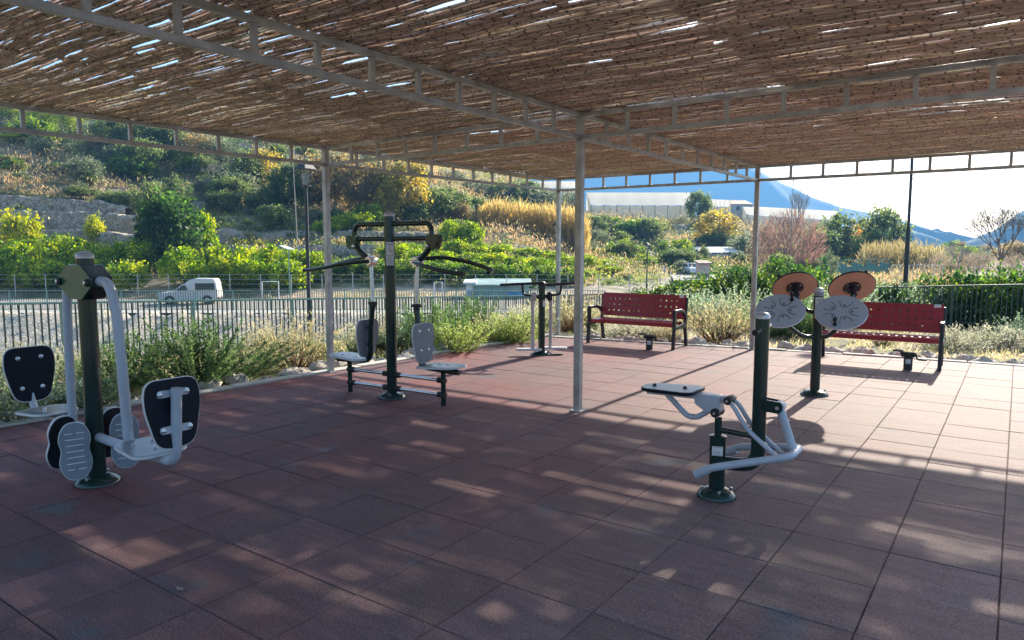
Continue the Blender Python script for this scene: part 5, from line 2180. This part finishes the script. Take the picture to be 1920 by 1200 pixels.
# sports court netting and rail on the right
a, b_ = at(1540, 488, 72), at(1668, 486, 78)
zb = zt(a.x, a.y)
t = thing('court_fence', 'turquoise green netted court fence in the distance above the right bench', 'fence', (a.x, a.y, zb))
n = 14
for k in range(n + 1):
    q = a.lerp(b_, k / n)
    mb = MB()
    mb.tube([(0, 0, -.3), (0, 0, q.z - zb + .1)], .035, 6)
    o = mb.build('post', 'courtgreen', t)
    o.location = (q.x - a.x, q.y - a.y, 0)
mb = MB()
L = (b_ - a)
for k in range(n):
    q0, q1 = a.lerp(b_, (k + .06) / n) - a, a.lerp(b_, (k + .94) / n) - a
    q0.z = q1.z = (a.z - zb) * (.42 if k % 3 else .62)
    mb.bar(q0, q1, .03, (a.z - zb) * (.75 if k % 3 == 1 else .5))
mb.build('net_panel', 'courtgreen', t)
mb = MB()
mb.bar((0, 0, a.z - zb), tuple(Vector((L.x, L.y, a.z - zb))), .05)
mb.build('top_rail', 'courtgreen', t)
pts = []
for k in range(7):
    q = at(1672 + 16 * k, 497, 66)
    pts.append((q.x, q.y, q.z, q.z - 1.1))
fence('rail_fence', 'small white railing beside the tall lamp column in the distance', pts, .35, rail='whitepipe', bar='whitepipe', pw=.05, bw=.03)
p = at(1243, 500, 88)
t = thing('road_sign', 'small plain blue road sign beside the sloping road', 'sign', (p.x, p.y, zt(p.x, p.y)), -YAW)
H = p.z - zt(p.x, p.y)
mb = MB()
mb.tube([(0, 0, -.2), (0, 0, H)], .035, 8)
mb.build('pole', 'hub', t)
mb = MB()
mb.box((0, -.05, H - .35), (.62, .03, .62))
mb.build('panel', 'bluesheet', t, bevel=.008)


# ------------------------------------------------------------------ plants of the flower beds
BUSH = {
    'rosemary': [bush(21, 190, .82, 1.05, 62, .046, .013, ((.040, .080, .028), (.065, .110, .038), (.10, .145, .055)), .10, vert=.5, sprays=20),
                 bush(22, 180, .80, 1.15, 62, .046, .013, ((.042, .078, .030), (.07, .11, .042)), .10, vert=.5, sprays=18)],
    'lavender': [bush(31, 190, .70, 1.0, 26, .055, .010, ((.13, .17, .09), (.17, .20, .12), (.10, .14, .065)), .15, (.24, .20, .14), (.29, .28, .21), vert=.6, sprays=30),
                 bush(32, 180, .72, 1.1, 26, .055, .010, ((.16, .19, .09), (.12, .155, .07)), .15, (.24, .20, .13), (.31, .29, .18), vert=.6, sprays=28)],
    'dry': [bush(41, 170, .72, .95, 16, .05, .008, ((.22, .18, .10), (.20, .19, .10), (.27, .25, .14)), .40, (.15, .09, .06), (.34, .29, .16), vert=.5)],
    'grey': [bush(51, 190, .66, 1.25, 48, .042, .015, ((.11, .155, .10), (.15, .185, .135), (.085, .12, .075)), .12, sprays=24),
             bush(52, 190, .64, 1.3, 48, .042, .015, ((.12, .16, .09), (.09, .13, .06)), .12, sprays=22)],
    'silver': [bush(61, 170, .98, 1.05, 44, .052, .017, ((.17, .22, .15), (.21, .25, .18), (.13, .18, .10)), .22, (.26, .24, .2)),
               bush(62, 160, 1.0, 1.15, 44, .052, .017, ((.15, .20, .12), (.20, .24, .16)), .22, (.26, .24, .2))],
    'fresh': [bush(71, 130, .66, 1.1, 46, .050, .014, ((.12, .17, .045), (.17, .21, .06), (.20, .22, .09)), .12)],
    'mound': [bush(81, 260, .36, 1.5, 22, .030, .010, ((.22, .22, .17), (.27, .26, .20), (.18, .19, .13)), .2, vert=.5)],
}
BN = {}
BNAME = {'rosemary': 'rosemary_bush', 'lavender': 'lavender_bush', 'dry': 'dry_bush', 'grey': 'grey_bush', 'silver': 'silver_bush', 'fresh': 'green_bush', 'mound': 'low_mound'}
BH = {'rosemary': .80, 'lavender': .72, 'dry': .72, 'grey': .62, 'silver': .98, 'fresh': .66, 'mound': .30}


def plant(k, u, vb, h, label, wide=1.0, rot=None, z=None):
    q = on_z(u, vb, -.10)
    zz = zt(q.x, q.y)
    q = on_z(u, vb, zz)
    i = BN.get(k, 0)
    BN[k] = i + 1
    f, s = BUSH[k][i % len(BUSH[k])]
    sc = h / BH[k]
    t = thing(BNAME[k], label, 'shrub', (q.x, q.y, zt(q.x, q.y) - .01), random.uniform(0, 6.28) if rot is None else rot, None, (sc * wide, sc * wide, sc))
    link_mesh('foliage', f, t)
    link_mesh('stems', s, t)


for a in (
    ('lavender', -22, 800, 0.48, 'pale shrub cut by the left picture edge near the floor'),
    ('grey', 38, 790, .60, 'grey green shrub right behind the leftmost machine seat'),
    ('lavender', 45, 715, 0.58, 'tall pale lavender near the fence at far left'),
    ('grey', 112, 770, .62, 'grey green shrub between the left machine seat and its post'),
    ('lavender', 165, 730, 0.56, 'faded lavender behind the left machine post'),
    ('rosemary', 240, 735, .72, 'dark upright rosemary close right of the left machine arm', .8),
    ('rosemary', 372, 728, .86, 'largest spreading green rosemary beside the left kerb', 1.25),
    ('lavender', 468, 704, 0.55, 'straw coloured lavender right of the largest rosemary'),
    ('dry', 552, 694, .80, 'dry brown twiggy shrub left of the left pergola post', 1.1),
    ('lavender', 500, 665, 0.58, 'pale lavender near the fence behind the dry twiggy shrub', 1.2),
    ('lavender', 590, 668, 0.51, 'pale shrub directly behind the left pergola post'),
    ('lavender', 668, 668, 0.48, 'straw lavender behind the left seat of the chest press'),
    ('dry', 706, 660, .62, 'small brown shrub beside the chest press post'),
    ('grey', 745, 655, .72, 'dull green shrub between chest press post and right seat'),
    ('rosemary', 815, 655, .80, 'green rosemary right behind the right chest press seat', 1.1),
    ('fresh', 856, 662, .55, 'light green low shrub right of the chest press on the kerb', 1.1),
    ('rosemary', 885, 640, .85, 'tall green shrub halfway between chest press and air walker'),
    ('lavender', 925, 643, 0.62, 'yellowish grassy shrub left of the air walker', 1.1),
    ('fresh', 958, 646, .62, 'bright grassy clump by the left foot of the air walker'),
    ('lavender', 990, 636, 0.66, 'straw coloured shrub behind the air walker post'),
    ('dry', 1062, 622, .80, 'orange brown dry shrub behind the bare central post', 1.2),
    ('lavender', 1030, 615, 0.74, 'pale dry shrub behind the far pergola corner post', 1.1),
    ('lavender', 1112, 620, 0.55, 'tall straw shrub left of the left bench arm'),
    ('mound', 1176, 636, .34, 'low grey green mound behind the left bench legs', 1.3),
    ('mound', 1216, 640, .30, 'second grey mound right behind the left pedal unit', 1.2),
    ('dry', 1254, 643, .42, 'low rusty clump behind the right leg of the left bench', 1.1),
    ('silver', 1300, 610, .95, 'silvery green shrub just right of the left bench back'),
    ('dry', 1350, 642, .80, 'round brown shrub between the left bench and right pergola post', 1.25),
    ('silver', 1385, 612, 1.05, 'tall silver green shrub left of the right pergola post'),
    ('grey', 1437, 628, .80, 'grey green shrub right behind the right pergola post'),
    ('rosemary', 1500, 632, .85, 'dark green shrub behind the left grey disc'),
    ('silver', 1560, 612, 1.15, 'silver green shrub behind the orange discs'),
    ('silver', 1640, 606, 1.25, 'silver green shrub above the back of the right bench'),
    ('silver', 1712, 604, 1.28, 'largest silver green shrub before the dark right fence', 1.1),
    ('silver', 1785, 606, 1.05, 'arching silver shrub at the right end of the right bench'),
    ('dry', 1655, 648, .36, 'low dark brown clump under the right bench', 1.2),
    ('mound', 1776, 655, .36, 'pale mound beside the right bench leg', 1.1),
    ('mound', 1848, 650, .38, 'straw coloured mound right of the right bench', 1.3),
    ('mound', 1893, 655, .36, 'straw coloured mound close to the right picture edge', 1.2),
    ('grey', 1928, 648, .62, 'green grey bush cut by the right picture edge'),
):
    plant(*a)

# glossy shrubs beyond the far fence
for u, vt, d, wpx, lab in (
    (1205, 545, 20.5, 90, 'leafy shrub rising just over the left bench back'),
    (1262, 527, 20, 120, 'bright leafy shrub above the right half of the left bench'),
    (1330, 513, 20.5, 130, 'dense leafy shrub between the left bench and right post'),
    (1396, 498, 20, 120, 'dense dark leafy shrub touching the right pergola post'),
    (1470, 486, 20.5, 130, 'tallest leafy shrub above the left orange disc'),
    (1540, 500, 22, 110, 'leafy shrub between the two orange discs'),
    (1612, 520, 20, 120, 'pale leafy shrub behind the right orange disc'),
    (1668, 534, 18.5, 100, 'yellowish leafy shrub left of the tall lamp column'),
    (1745, 516, 19, 130, 'sunlit leafy shrub right of the tall lamp column'),
    (1815, 504, 18.5, 140, 'dark leafy shrub behind the right fence'),
    (1880, 500, 18, 140, 'dark leafy shrub near the right end of the fence'),
    (1950, 497, 18, 150, 'leafy shrub cut by the right picture edge behind the fence'),
):
    tree_px('hedge', u, vt, d, lab, 'shrub', None, wpx)

# ------------------------------------------------------------------ trees and shrubs of the slopes
G1 = 'bright citrus trees in the grove behind the road'
for u, vt, d in ((-30, 456, 57), (38, 452, 57), (95, 454, 56), (150, 448, 57), (60, 440, 60.5), (120, 440, 60), (215, 456, 57), (250, 448, 58), (345, 462, 56), (400, 460, 57), (455, 462, 56),
                 (505, 460, 57), (552, 466, 56), (590, 472, 57), (430, 478, 54), (480, 482, 54), (540, 486, 54), (-10, 478, 54), (60, 482, 54), (115, 484, 53.5), (20, 456, 59), (180, 484, 54), (240, 490, 53.5), (375, 488, 53.5)):
    tree_px('citrus', u, vt, d, 'yellow green citrus tree in the sunny left grove behind the road', 'citrus tree', G1, rng.uniform(62, 84))
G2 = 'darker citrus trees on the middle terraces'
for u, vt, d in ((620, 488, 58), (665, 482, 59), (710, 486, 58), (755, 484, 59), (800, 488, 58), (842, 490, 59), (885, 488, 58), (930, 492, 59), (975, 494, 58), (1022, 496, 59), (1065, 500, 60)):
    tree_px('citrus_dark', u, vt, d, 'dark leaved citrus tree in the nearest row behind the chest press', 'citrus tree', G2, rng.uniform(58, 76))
G3 = 'citrus trees of the upper middle rows'
for u, vt, d in ((770, 455, 68), (812, 452, 70), (855, 450, 71), (900, 455, 72), (945, 458, 72), (988, 464, 72), (740, 458, 66), (1030, 470, 72), (830, 470, 64), (880, 472, 65), (925, 474, 66), (970, 478, 66),
                 (1012, 482, 67), (1058, 480, 70), (1095, 478, 74), (1128, 486, 78), (1160, 482, 84), (1190, 488, 90), (785, 468, 63), (1140, 500, 70), (1100, 505, 66)):
    tree_px('citrus', u, vt, d, 'green citrus tree in the upper middle rows left of the cane thicket foot', 'citrus tree', G3, rng.uniform(48, 64))

one = (
    ('yellow', 34, 386, 61.5, 84, 'big yellow leaved shrub at the left edge before the stone walls'),
    ('yellow', 176, 402, 65.5, 40, 'small bright green bush growing on the stone terrace wall'),
    ('evergreen', 150, 350, 75, 66, 'left dark bush on top of the upper stone wall'),
    ('evergreen', 208, 354, 74, 56, 'middle dark bush on top of the upper stone wall'),
    ('evergreen', 252, 350, 74, 60, 'right dark bush at the end of the upper stone wall'),
    ('cone', 312, 352, 60, 104, 'tall dark green conical tree above the van, right of the stone walls'),
    ('evergreen', 286, 338, 63, 60, 'slim dark tree just behind the tall conical tree'),
    ('evergreen', 330, 330, 76, 52, 'small dark tree above the tall conical tree'),
    ('citrus', 379, 394, 64, 52, 'yellow green tree right of the tall conical tree'),
    ('olive', 438, 314, 84, 88, 'broad grey green tree left of the street lantern'),
    ('evergreen', 511, 380, 73, 66, 'round dark tree immediately left of the street lantern'),
    ('olive', 196, 262, 90, 44, 'tall narrow olive green tree high on the left slope'),
    ('evergreen', 130, 304, 86, 74, 'dark bush high on the left slope left of the narrow olive tree'),
    ('evergreen', 12, 310, 84, 60, 'dark bush at the left edge high on the slope'),
    ('pine', 15, 184, 103, 80, 'leftmost bright pine seen through the left beam'),
    ('pine', 80, 190, 101, 60, 'second bright pine seen through the left beam'),
    ('pine', 128, 192, 100, 64, 'third bright pine seen through the left beam'),
    ('yellow', 70, 240, 100, 50, 'bright yellow green bush under the left beam'),
    ('yellow', 28, 268, 92, 56, 'yellow flowering bush high on the left slope'),
    ('evergreen', 215, 206, 97, 70, 'dark tree seen through the left beam, left one of the dark group'),
    ('evergreen', 262, 214, 96, 72, 'dark tree seen through the left beam, in the middle of the dark group'),
    ('evergreen', 312, 220, 97, 76, 'dark tree seen through the left beam, right one of the dark group'),
    ('evergreen', 262, 258, 90, 80, 'wide dark tree under the left beam'),
    ('rusty', 372, 244, 96, 70, 'brownish tree under the left beam above the grey green tree'),
    ('olive', 412, 252, 95, 60, 'pale olive tree under the left beam'),
    ('autumn', 488, 272, 90, 74, 'yellowish autumn tree left of the lantern head'),
    ('evergreen', 462, 286, 88, 70, 'dark tree behind the broad grey green tree'),
    ('evergreen', 540, 300, 82, 84, 'dark tree behind the lantern head'),
    ('rusty', 575, 276, 84, 84, 'brown green tree just left of the left pergola post'),
    ('rusty', 625, 278, 84, 90, 'brown green tree just right of the left pergola post'),
    ('rusty', 672, 286, 83, 90, 'brown green tree left of the big yellow poplar'),
    ('rusty', 712, 290, 84, 80, 'half yellow tree merging with the big yellow poplar'),
    ('autumn', 757, 288, 84, 96, 'big yellow poplar right above the chest press'),
    ('autumn', 728, 312, 82, 66, 'smaller yellow tree in front of the big poplar'),
    ('evergreen', 806, 344, 88, 90, 'dark tree right of the big yellow poplar'),
    ('evergreen', 846, 350, 92, 80, 'second dark tree right of the big yellow poplar'),
    ('evergreen', 772, 372, 84, 66, 'dark bush under the big yellow poplar'),
    ('evergreen', 895, 366, 98, 56, 'small green tree left of the golden canes'),
    ('rusty', 866, 378, 90, 40, 'thin straw coloured tree left of the golden canes'),
    ('citrus', 664, 398, 76, 70, 'yellow green tree behind the chest press head frame'),
    ('citrus', 610, 412, 74, 50, 'yellow green tree behind the left end of the chest press'),
    ('citrus', 842, 412, 75, 46, 'citrus tree on the grassy ledge, left of a pair'),
    ('citrus', 882, 414, 75, 52, 'citrus tree on the grassy ledge, right of a pair'),
    ('olive', 842, 318, 132, 70, 'hazy olive tree seen through the far left beam'),
    ('olive', 890, 330, 134, 66, 'hazy grey tree on the skyline slope above the dark trees'),
    ('evergreen', 940, 334, 138, 70, 'hazy dark tree above the golden canes'),
    ('evergreen', 985, 338, 142, 60, 'hazy dark tree above the middle of the golden canes'),
    ('olive', 1020, 352, 140, 70, 'hazy grey tree above the right part of the golden canes'),
    ('olive', 1066, 356, 150, 60, 'hazy tree left of the largest net greenhouse'),
    ('evergreen', 960, 372, 118, 70, 'blue green tree right above the golden canes'),
    ('evergreen', 1110, 402, 118, 62, 'dark green tree below the left corner of the largest greenhouse'),
    ('evergreen', 1158, 432, 124, 60, 'low dark tree below the largest greenhouse'),
    ('evergreen', 1218, 408, 122, 66, 'round dark green tree below the middle of the largest greenhouse'),
    ('evergreen', 1080, 440, 108, 50, 'dark bush right of the golden canes'),
    ('evergreen', 1311, 353, 158, 46, 'dark round tree standing before the gap between two greenhouses'),
    ('autumn', 1345, 388, 124, 86, 'golden crowned tree above the grey building'),
    ('evergreen', 1336, 432, 121, 66, 'dark tree under the golden crowned tree'),
    ('evergreen', 1366, 440, 121, 50, 'dark bush right under the golden crowned tree'),
    ('olive', 1400, 434, 112, 64, 'olive tree just left of the right pergola post'),
    ('olive', 1436, 420, 120, 54, 'olive tree just right of the right pergola post'),
    ('evergreen', 1564, 402, 108, 92, 'dark tree right of the reddish bare thicket'),
    ('evergreen', 1540, 424, 102, 70, 'dark lower tree right of the reddish bare thicket'),
    ('evergreen', 1590, 430, 110, 60, 'dark tree beside the small orange tree'),
    ('orange', 1613, 416, 116, 54, 'small orange tree between two dark trees'),
    ('evergreen', 1660, 387, 104, 84, 'largest dark tree left of the tall lamp column'),
    ('evergreen', 1634, 430, 100, 60, 'dark low tree at the foot of the largest dark tree'),
    ('olive', 1690, 446, 100, 50, 'pale low tree just left of the tall lamp column'),
    ('evergreen', 1462, 470, 60, 50, 'small dark tree under the reddish bare thicket'),
    ('olive', 1555, 466, 70, 34, 'small pale tree before the court netting'),
    ('evergreen', 1255, 472, 98, 34, 'round dark bush beside the sloping road'),
    ('evergreen', 1232, 446, 118, 40, 'dark bush at the top of the sloping road'),
    ('olive', 1178, 470, 100, 50, 'pale green tree left of the sloping road'),
    ('citrus', 1196, 476, 92, 50, 'yellow green tree at the left side of the sloping road'),
    ('evergreen', 1388, 472, 104, 36, 'dark bush at the right end of the grey building'),
)
for k, u, vt, d, wpx, lab in one:
    tree_px(k, u, vt, d, lab, 'shrub' if k == 'yellow' or 'bush' in lab else 'tree', None, wpx)

# shrubs scattered over the slopes
rs = np.random.default_rng(77)
for n_, (u0, u1, d0, d1, v0, lab, grp) in ((46, (-40, 500, 74, 106, 0, 'green shrub scattered on the brown slope above the stone walls', 'shrubs on the left slope')),
                                           (26, (480, 900, 78, 125, 0, 'green shrub among the taller trees of the middle slope', 'shrubs on the middle slope')),
                                           (30, (1085, 1320, 84, 128, 0, 'green shrub on the slope below the net greenhouses', 'shrubs below the greenhouses')),
                                           (16, (1400, 1620, 92, 140, 0, 'green shrub on the slope behind the right pergola post', 'shrubs behind the right post'))):
    for _ in range(n_):
        d = rs.uniform(d0, d1)
        u = rs.uniform(u0, u1)
        p = at(u, 460, d)
        if u < 260 and d < 74.5:
            continue
        k = rs.choice(['evergreen', 'olive', 'citrus_dark', 'rusty'], p=[.42, .3, .18, .1])
        tree(k, p.x, p.y, rs.uniform(1.2, 3.4), lab, 'shrub', grp, rs.uniform(.9, 1.5), 'slope_shrub')

for _ in range(34):
    d = rs.uniform(105, 230)
    p = at(rs.uniform(1690, 2020), 460, d)
    tree(rs.choice(['evergreen', 'olive', 'rusty', 'citrus_dark']), p.x, p.y, rs.uniform(2.2, 4.6), 'distant tree in the hazy row behind the leafless tree', 'tree', 'distant trees on the right', rs.uniform(1.0, 1.7), 'distant_tree')

# leafless trees and twiggy brush
for i, (u, vt, d, wpx, lab) in enumerate(((1478, 392, 92, 128, 'large reddish bare thicket right of the right pergola post'), (1786, 462, 78, 70, 'greyish bare bush right of the tall lamp column'),
                                         (1835, 470, 76, 70, 'brownish bare bush left of the leafless tree'), (1905, 474, 70, 60, 'tawny bare bush right of the leafless tree'), (1750, 478, 84, 70, 'grey bare thicket beside the golden reeds'))):
    p = at(u, vt, d)
    zb = zt(p.x, p.y)
    h = p.z - zb
    me = twig_brush(100 + i, 2600 if i == 0 else 1500, ((.27, .165, .13), (.23, .15, .12)) if i == 0 else ((.24, .20, .16), (.28, .22, .15)))
    sc = wpx * d / F / .88
    t = thing('bare_thicket', lab, 'thicket', (p.x, p.y, zb), i * 1.1, None, (sc, sc, h))
    link_mesh('crown', me, t)
    tb, bb, zm = bare_tree(60 + i, 4, .5, .018, .18)
    o = link_mesh('trunk', tb, t)
    o = link_mesh('branches', bb, t)
for i, (u, vt, d, wpx, lab) in enumerate(((1884, 380, 46, 118, 'leafless tree standing alone at the far right'), (1500, 352, 96, 44, 'thin leafless tree above the reddish bare thicket'), (1800, 448, 74, 50, 'thin leafless tree above the bare bushes'),
                                         (400, 300, 88, 50, 'pale leafless tree on the left slope'), (388, 330, 82, 36, 'small dead tree left of the broad grey green tree'))):
    p = at(u, vt, d)
    zb = zt(p.x, p.y)
    h = p.z - zb
    tb, bb, zm = bare_tree(80 + i, 6 if i == 0 else 5, .50, .011 if i == 0 else .012, .30, 'bark' if i == 0 else 'palebark')
    xs = [v.co.x for v in bb.vertices]
    wdt = max(xs) - min(xs)
    sx = (wpx * d / F) / wdt
    t = thing('bare_tree', lab, 'tree', (p.x, p.y, zb), i * .8, None, (sx, sx, h / zm))
    link_mesh('trunk', tb, t)
    link_mesh('branches', bb, t)


# giant cane thickets: golden blades that nobody could count
def canes(name, label, rows, n, h, cols, seed):
    rr = np.random.default_rng(seed)
    R_ = np.array(rows, float)
    f = rr.random(n) * (len(R_) - 1)
    i = np.minimum(f.astype(int), len(R_) - 2)
    q = R_[i] * (1 - (f - i))[:, None] + R_[i + 1] * (f - i)[:, None]
    P = []
    for u, vt, d in q:
        dd = d + rr.uniform(-4, 4)
        p = at(u, 470, dd)
        z0 = zt(p.x, p.y)
        zt_ = at(u, vt, dd).z + rr.normal(0, .35)
        P.append((p.x, p.y, z0, max(zt_ - z0, 1.0)))
    P = np.array(P)
    lev = 5
    k = np.repeat(np.arange(n), lev)
    t = (np.tile(np.arange(lev), n) + rr.random(n * lev)) / lev
    pos = np.stack([P[k, 0] + rr.normal(0, .12, len(k)), P[k, 1] + rr.normal(0, .12, len(k)), P[k, 2] + P[k, 3] * t * .92], 1)
    Dr = np.stack([rr.normal(0, .35, len(k)), rr.normal(0, .35, len(k)), np.ones(len(k))], 1)
    C = palette(rr, n, cols)[k] * rr.uniform(.7, 1.3, (len(k), 1))
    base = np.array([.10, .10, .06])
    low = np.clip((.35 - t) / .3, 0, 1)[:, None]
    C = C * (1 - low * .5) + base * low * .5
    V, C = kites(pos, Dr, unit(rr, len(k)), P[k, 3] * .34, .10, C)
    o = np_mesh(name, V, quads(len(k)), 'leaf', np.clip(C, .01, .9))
    tag(o, label, 'reeds', None, 'stuff')


canes('cane_thicket', 'golden giant cane thicket on the slope left of the middle post', [(900, 396, 92), (930, 386, 94), (970, 392, 95), (1010, 396, 95), (1050, 400, 94), (1080, 408, 93), (1100, 426, 92)], 2600, 5, [(.36, .25, .09), (.30, .22, .09), (.22, .18, .08)], 5)
canes('cane_thicket', 'low golden reeds behind the court netting on the right', [(1615, 470, 86), (1650, 466, 88), (1690, 464, 88), (1730, 468, 88), (1770, 474, 88)], 900, 3, [(.20, .16, .075), (.17, .15, .08)], 6)


# scrub of the slopes: low growth nobody could count
def scrub(n, seed):
    rr = np.random.default_rng(seed)
    s = rr.uniform(-.82, .62, n * 3)
    d = 56 + 130 * rr.random(n * 3) ** 1.25
    r = s * d
    x = CAM.x + RT[0] * r + FW[0] * d
    y = CAM.y + RT[1] * r + FW[1] * d
    z = zt_arr(x, y)
    patch = np.sin(x * .11 + 2 * np.sin(y * .07)) + np.cos(y * .13 - 1.5 * np.sin(x * .06)) + rr.normal(0, .5, len(x))
    keep = (z > -1.6) & (rr.random(len(x)) < np.where(d < 66, .35, .9))
    # leave the wall faces and road bare
    keep &= ~((s < -.50) & (d > 62) & (d < 73.5) & (rr.random(len(x)) < .93))
    idx = np.nonzero(keep)[0][:n]
    x, y, z, d, s, patch = (a[idx] for a in (x, y, z, d, s, patch))
    m = len(x)
    kinds = np.array([[(.055, .085, .025)], [(.11, .125, .045)], [(.25, .19, .105)], [(.30, .20, .11)], [(.17, .145, .095)], [(.20, .20, .04)]])[:, 0]
    kk = np.where(patch > .9, rr.choice([0, 0, 1, 0, 4], m), np.where(patch > -.3, rr.choice([1, 2, 4, 0, 5], m), rr.choice([2, 3, 4, 2, 1], m)))
    kk = np.where((d < 78) & (s > -.45) & (s < .2), rr.choice([0, 1, 1, 5, 2], m), kk)
    tint = kinds[kk] * rr.uniform(.7, 1.35, (m, 1))
    size = rr.uniform(.5, 1.6, m) * (.6 + d / 140) * np.where((d < 78) & (s > -.45), .6, 1)
    lp = 46
    k = np.repeat(np.arange(m), lp)
    off = rr.normal(0, .5, (m * lp, 3)) * np.array([1.15, 1.15, .7])
    off[:, 2] = np.abs(off[:, 2])
    P = np.stack([x, y, z], 1)[k] + off * size[k][:, None]
    dryk = np.isin(kk, [2, 3, 4])[k]
    Dr = unit(rr, m * lp) * np.where(dryk, .55, 1)[:, None] + np.array([0, 0, .7])
    C = tint[k] * rr.uniform(.7, 1.3, (m * lp, 1))
    L = (.22 + .10 * rr.random(m * lp)) * (.55 + d[k] / 160) * np.where(dryk, 1.7, 1)
    V, C = kites(P, Dr, unit(rr, m * lp), L, L * np.where(dryk, .17, .5), C)
    o = np_mesh('hillside_scrub', V, quads(m * lp), 'leaf', np.clip(C, .004, .9))
    tag(o, 'mixed brown and green scrub covering the slopes', 'scrub', None, 'stuff')


scrub(7000, 9)


# dry grass and low weeds of the flower beds and the creek side
def bed_grass(n, seed):
    rr = np.random.default_rng(seed)
    A = []
    while len(A) < n:
        q = rr.random()
        if q < .50:
            x, y = rr.uniform(-9.6, -4.6), rr.uniform(-6, 15)
            if x > pad_left(y) - .75 or rr.random() < .45:
                continue
        elif q < .62:
            x, y = rr.uniform(-6, 6), rr.uniform(6, 15)
            if y < pad_far(x) + .7 or y > north_y(x):
                continue
        else:
            r, d = rr.uniform(-26, 20), rr.uniform(17, 52)
            x, y = W(r, d)
            if (x > -10 and y < north_y(x)) or 35.5 < d < 50:
                continue
        A.append((x, y))
    A = np.array(A)
    far = np.hypot(A[:, 0] - CAM.x, A[:, 1] - CAM.y) > 22
    z = zt_arr(A[:, 0], A[:, 1])
    lp = 16
    k = np.repeat(np.arange(n), lp)
    sc = np.where(far, 2.6, 1.0) * rr.uniform(.5, 1.3, n)
    P = np.stack([A[:, 0], A[:, 1], z], 1)[k] + rr.normal(0, .07, (n * lp, 3)) * np.array([1, 1, 0]) * sc[k][:, None]
    Dr = unit(rr, n * lp) * .7 + np.array([0, 0, .8])
    col = palette(rr, n, [(.34, .28, .17), (.27, .24, .13), (.15, .17, .06), (.38, .32, .21)])
    C = col[k] * rr.uniform(.7, 1.3, (n * lp, 1))
    L = .12 * sc[k] * rr.uniform(.5, 1.3, n * lp)
    V, C = kites(P, Dr, unit(rr, n * lp), L, L * .10, C)
    o = np_mesh('dry_grass', V, quads(n * lp), 'leaf', np.clip(C, .01, .9))
    tag(o, 'dry grass and weeds in the beds and along the creek', 'grass', None, 'stuff')


bed_grass(5200, 12)


# border stones
def rock_mesh(seed):
    rr = np.random.default_rng(seed)
    mb = MB()
    mb.lathe([(.35, -.4), (.75, -.30), (1.0, 0), (.85, .32), (.5, .55), (.15, .62)], 9)
    V = np.array([tuple(v) for v in mb.v])
    V *= np.array([rr.uniform(.85, 1.3), rr.uniform(.7, 1.0), rr.uniform(.6, .9)])
    V += rr.normal(0, .09, V.shape)
    me = bpy.data.meshes.new('border_stone')
    me.from_pydata(V.tolist(), [], mb.f)
    me.materials.append(M['rock'])
    return me


ROCKS = [rock_mesh(i) for i in range(6)]


def stone(x, y, s, i, label, group):
    o = bpy.data.objects.new('border_stone', ROCKS[i % 6])
    COL.objects.link(o)
    o.location = (x, y, zt(x, y) + s * .28)
    o.rotation_euler = (random.uniform(-.2, .2), random.uniform(-.2, .2), random.uniform(0, 6.28))
    o.scale = (s, s, s)
    tag(o, label, 'stone', group)


i = 0
y = -4.2
while y < 6.2:
    stone(pad_left(y) - random.uniform(.28, .50), y, random.uniform(.08, .19), i, 'pale stone edging the flower bed along the left kerb', 'stones along the left kerb')
    y += random.uniform(.15, .42)
    i += 1
x = -3.5
while x < 4.2:
    stone(x, pad_far(x) + random.uniform(.20, .42), random.uniform(.09, .20), i, 'pale stone edging the bed behind the red benches', 'stones along the far kerb')
    if random.random() < .5:
        stone(x + .1, pad_far(x) + random.uniform(.5, .9), random.uniform(.07, .14), i + 3, 'pale stone edging the bed behind the red benches', 'stones along the far kerb')
    x += random.uniform(.14, .34)
    i += 1

# litter on the rubber floor
p = on_z(336, 1104, .004)
mb = MB()
for k in range(4):
    mb.prism([(.022 * math.cos(a) * (1 + .5 * ((k + j) % 2)), .013 * math.sin(a)) for j, a in enumerate([q * .9 for q in range(7)])], .003, Matrix.Translation((k * .022 - .03, .006 * (k % 2), .004 + .002 * k)) @ Matrix.Rotation(k * .9, 4, 'Z'))
o = mb.build('dry_leaf', M['palebark'])
o.scale = (.5, .5, .6)
o.location = (p.x, p.y, .002)
tag(o, 'small crumpled dry leaf lying on the rubber floor in front', 'leaf')

# ------------------------------------------------------------------ haze: the air over the valley
me = bpy.data.meshes.new('haze')
hb = MB()
hb.box((0, 0, 212), (7200, 7200, 440))
me.from_pydata(hb.v, [], hb.f)
hm = bpy.data.materials.new('haze_air')
hm.use_nodes = True
nt = hm.node_tree
nt.nodes.remove(nt.nodes['Principled BSDF'])
pv = nt.nodes.new('ShaderNodeVolumePrincipled')
pv.inputs['Color'].default_value = (0.20, 0.52, 1.0, 1)
pv.inputs['Density'].default_value = 0.00050
pv.inputs['Anisotropy'].default_value = 0.0
nt.links.new(pv.outputs[0], nt.nodes['Material Output'].inputs['Volume'])
me.materials.append(hm)
o = bpy.data.objects.new('haze', me)
COL.objects.link(o)
tag(o, 'thin blue haze filling the valley air', 'haze', None, 'stuff')
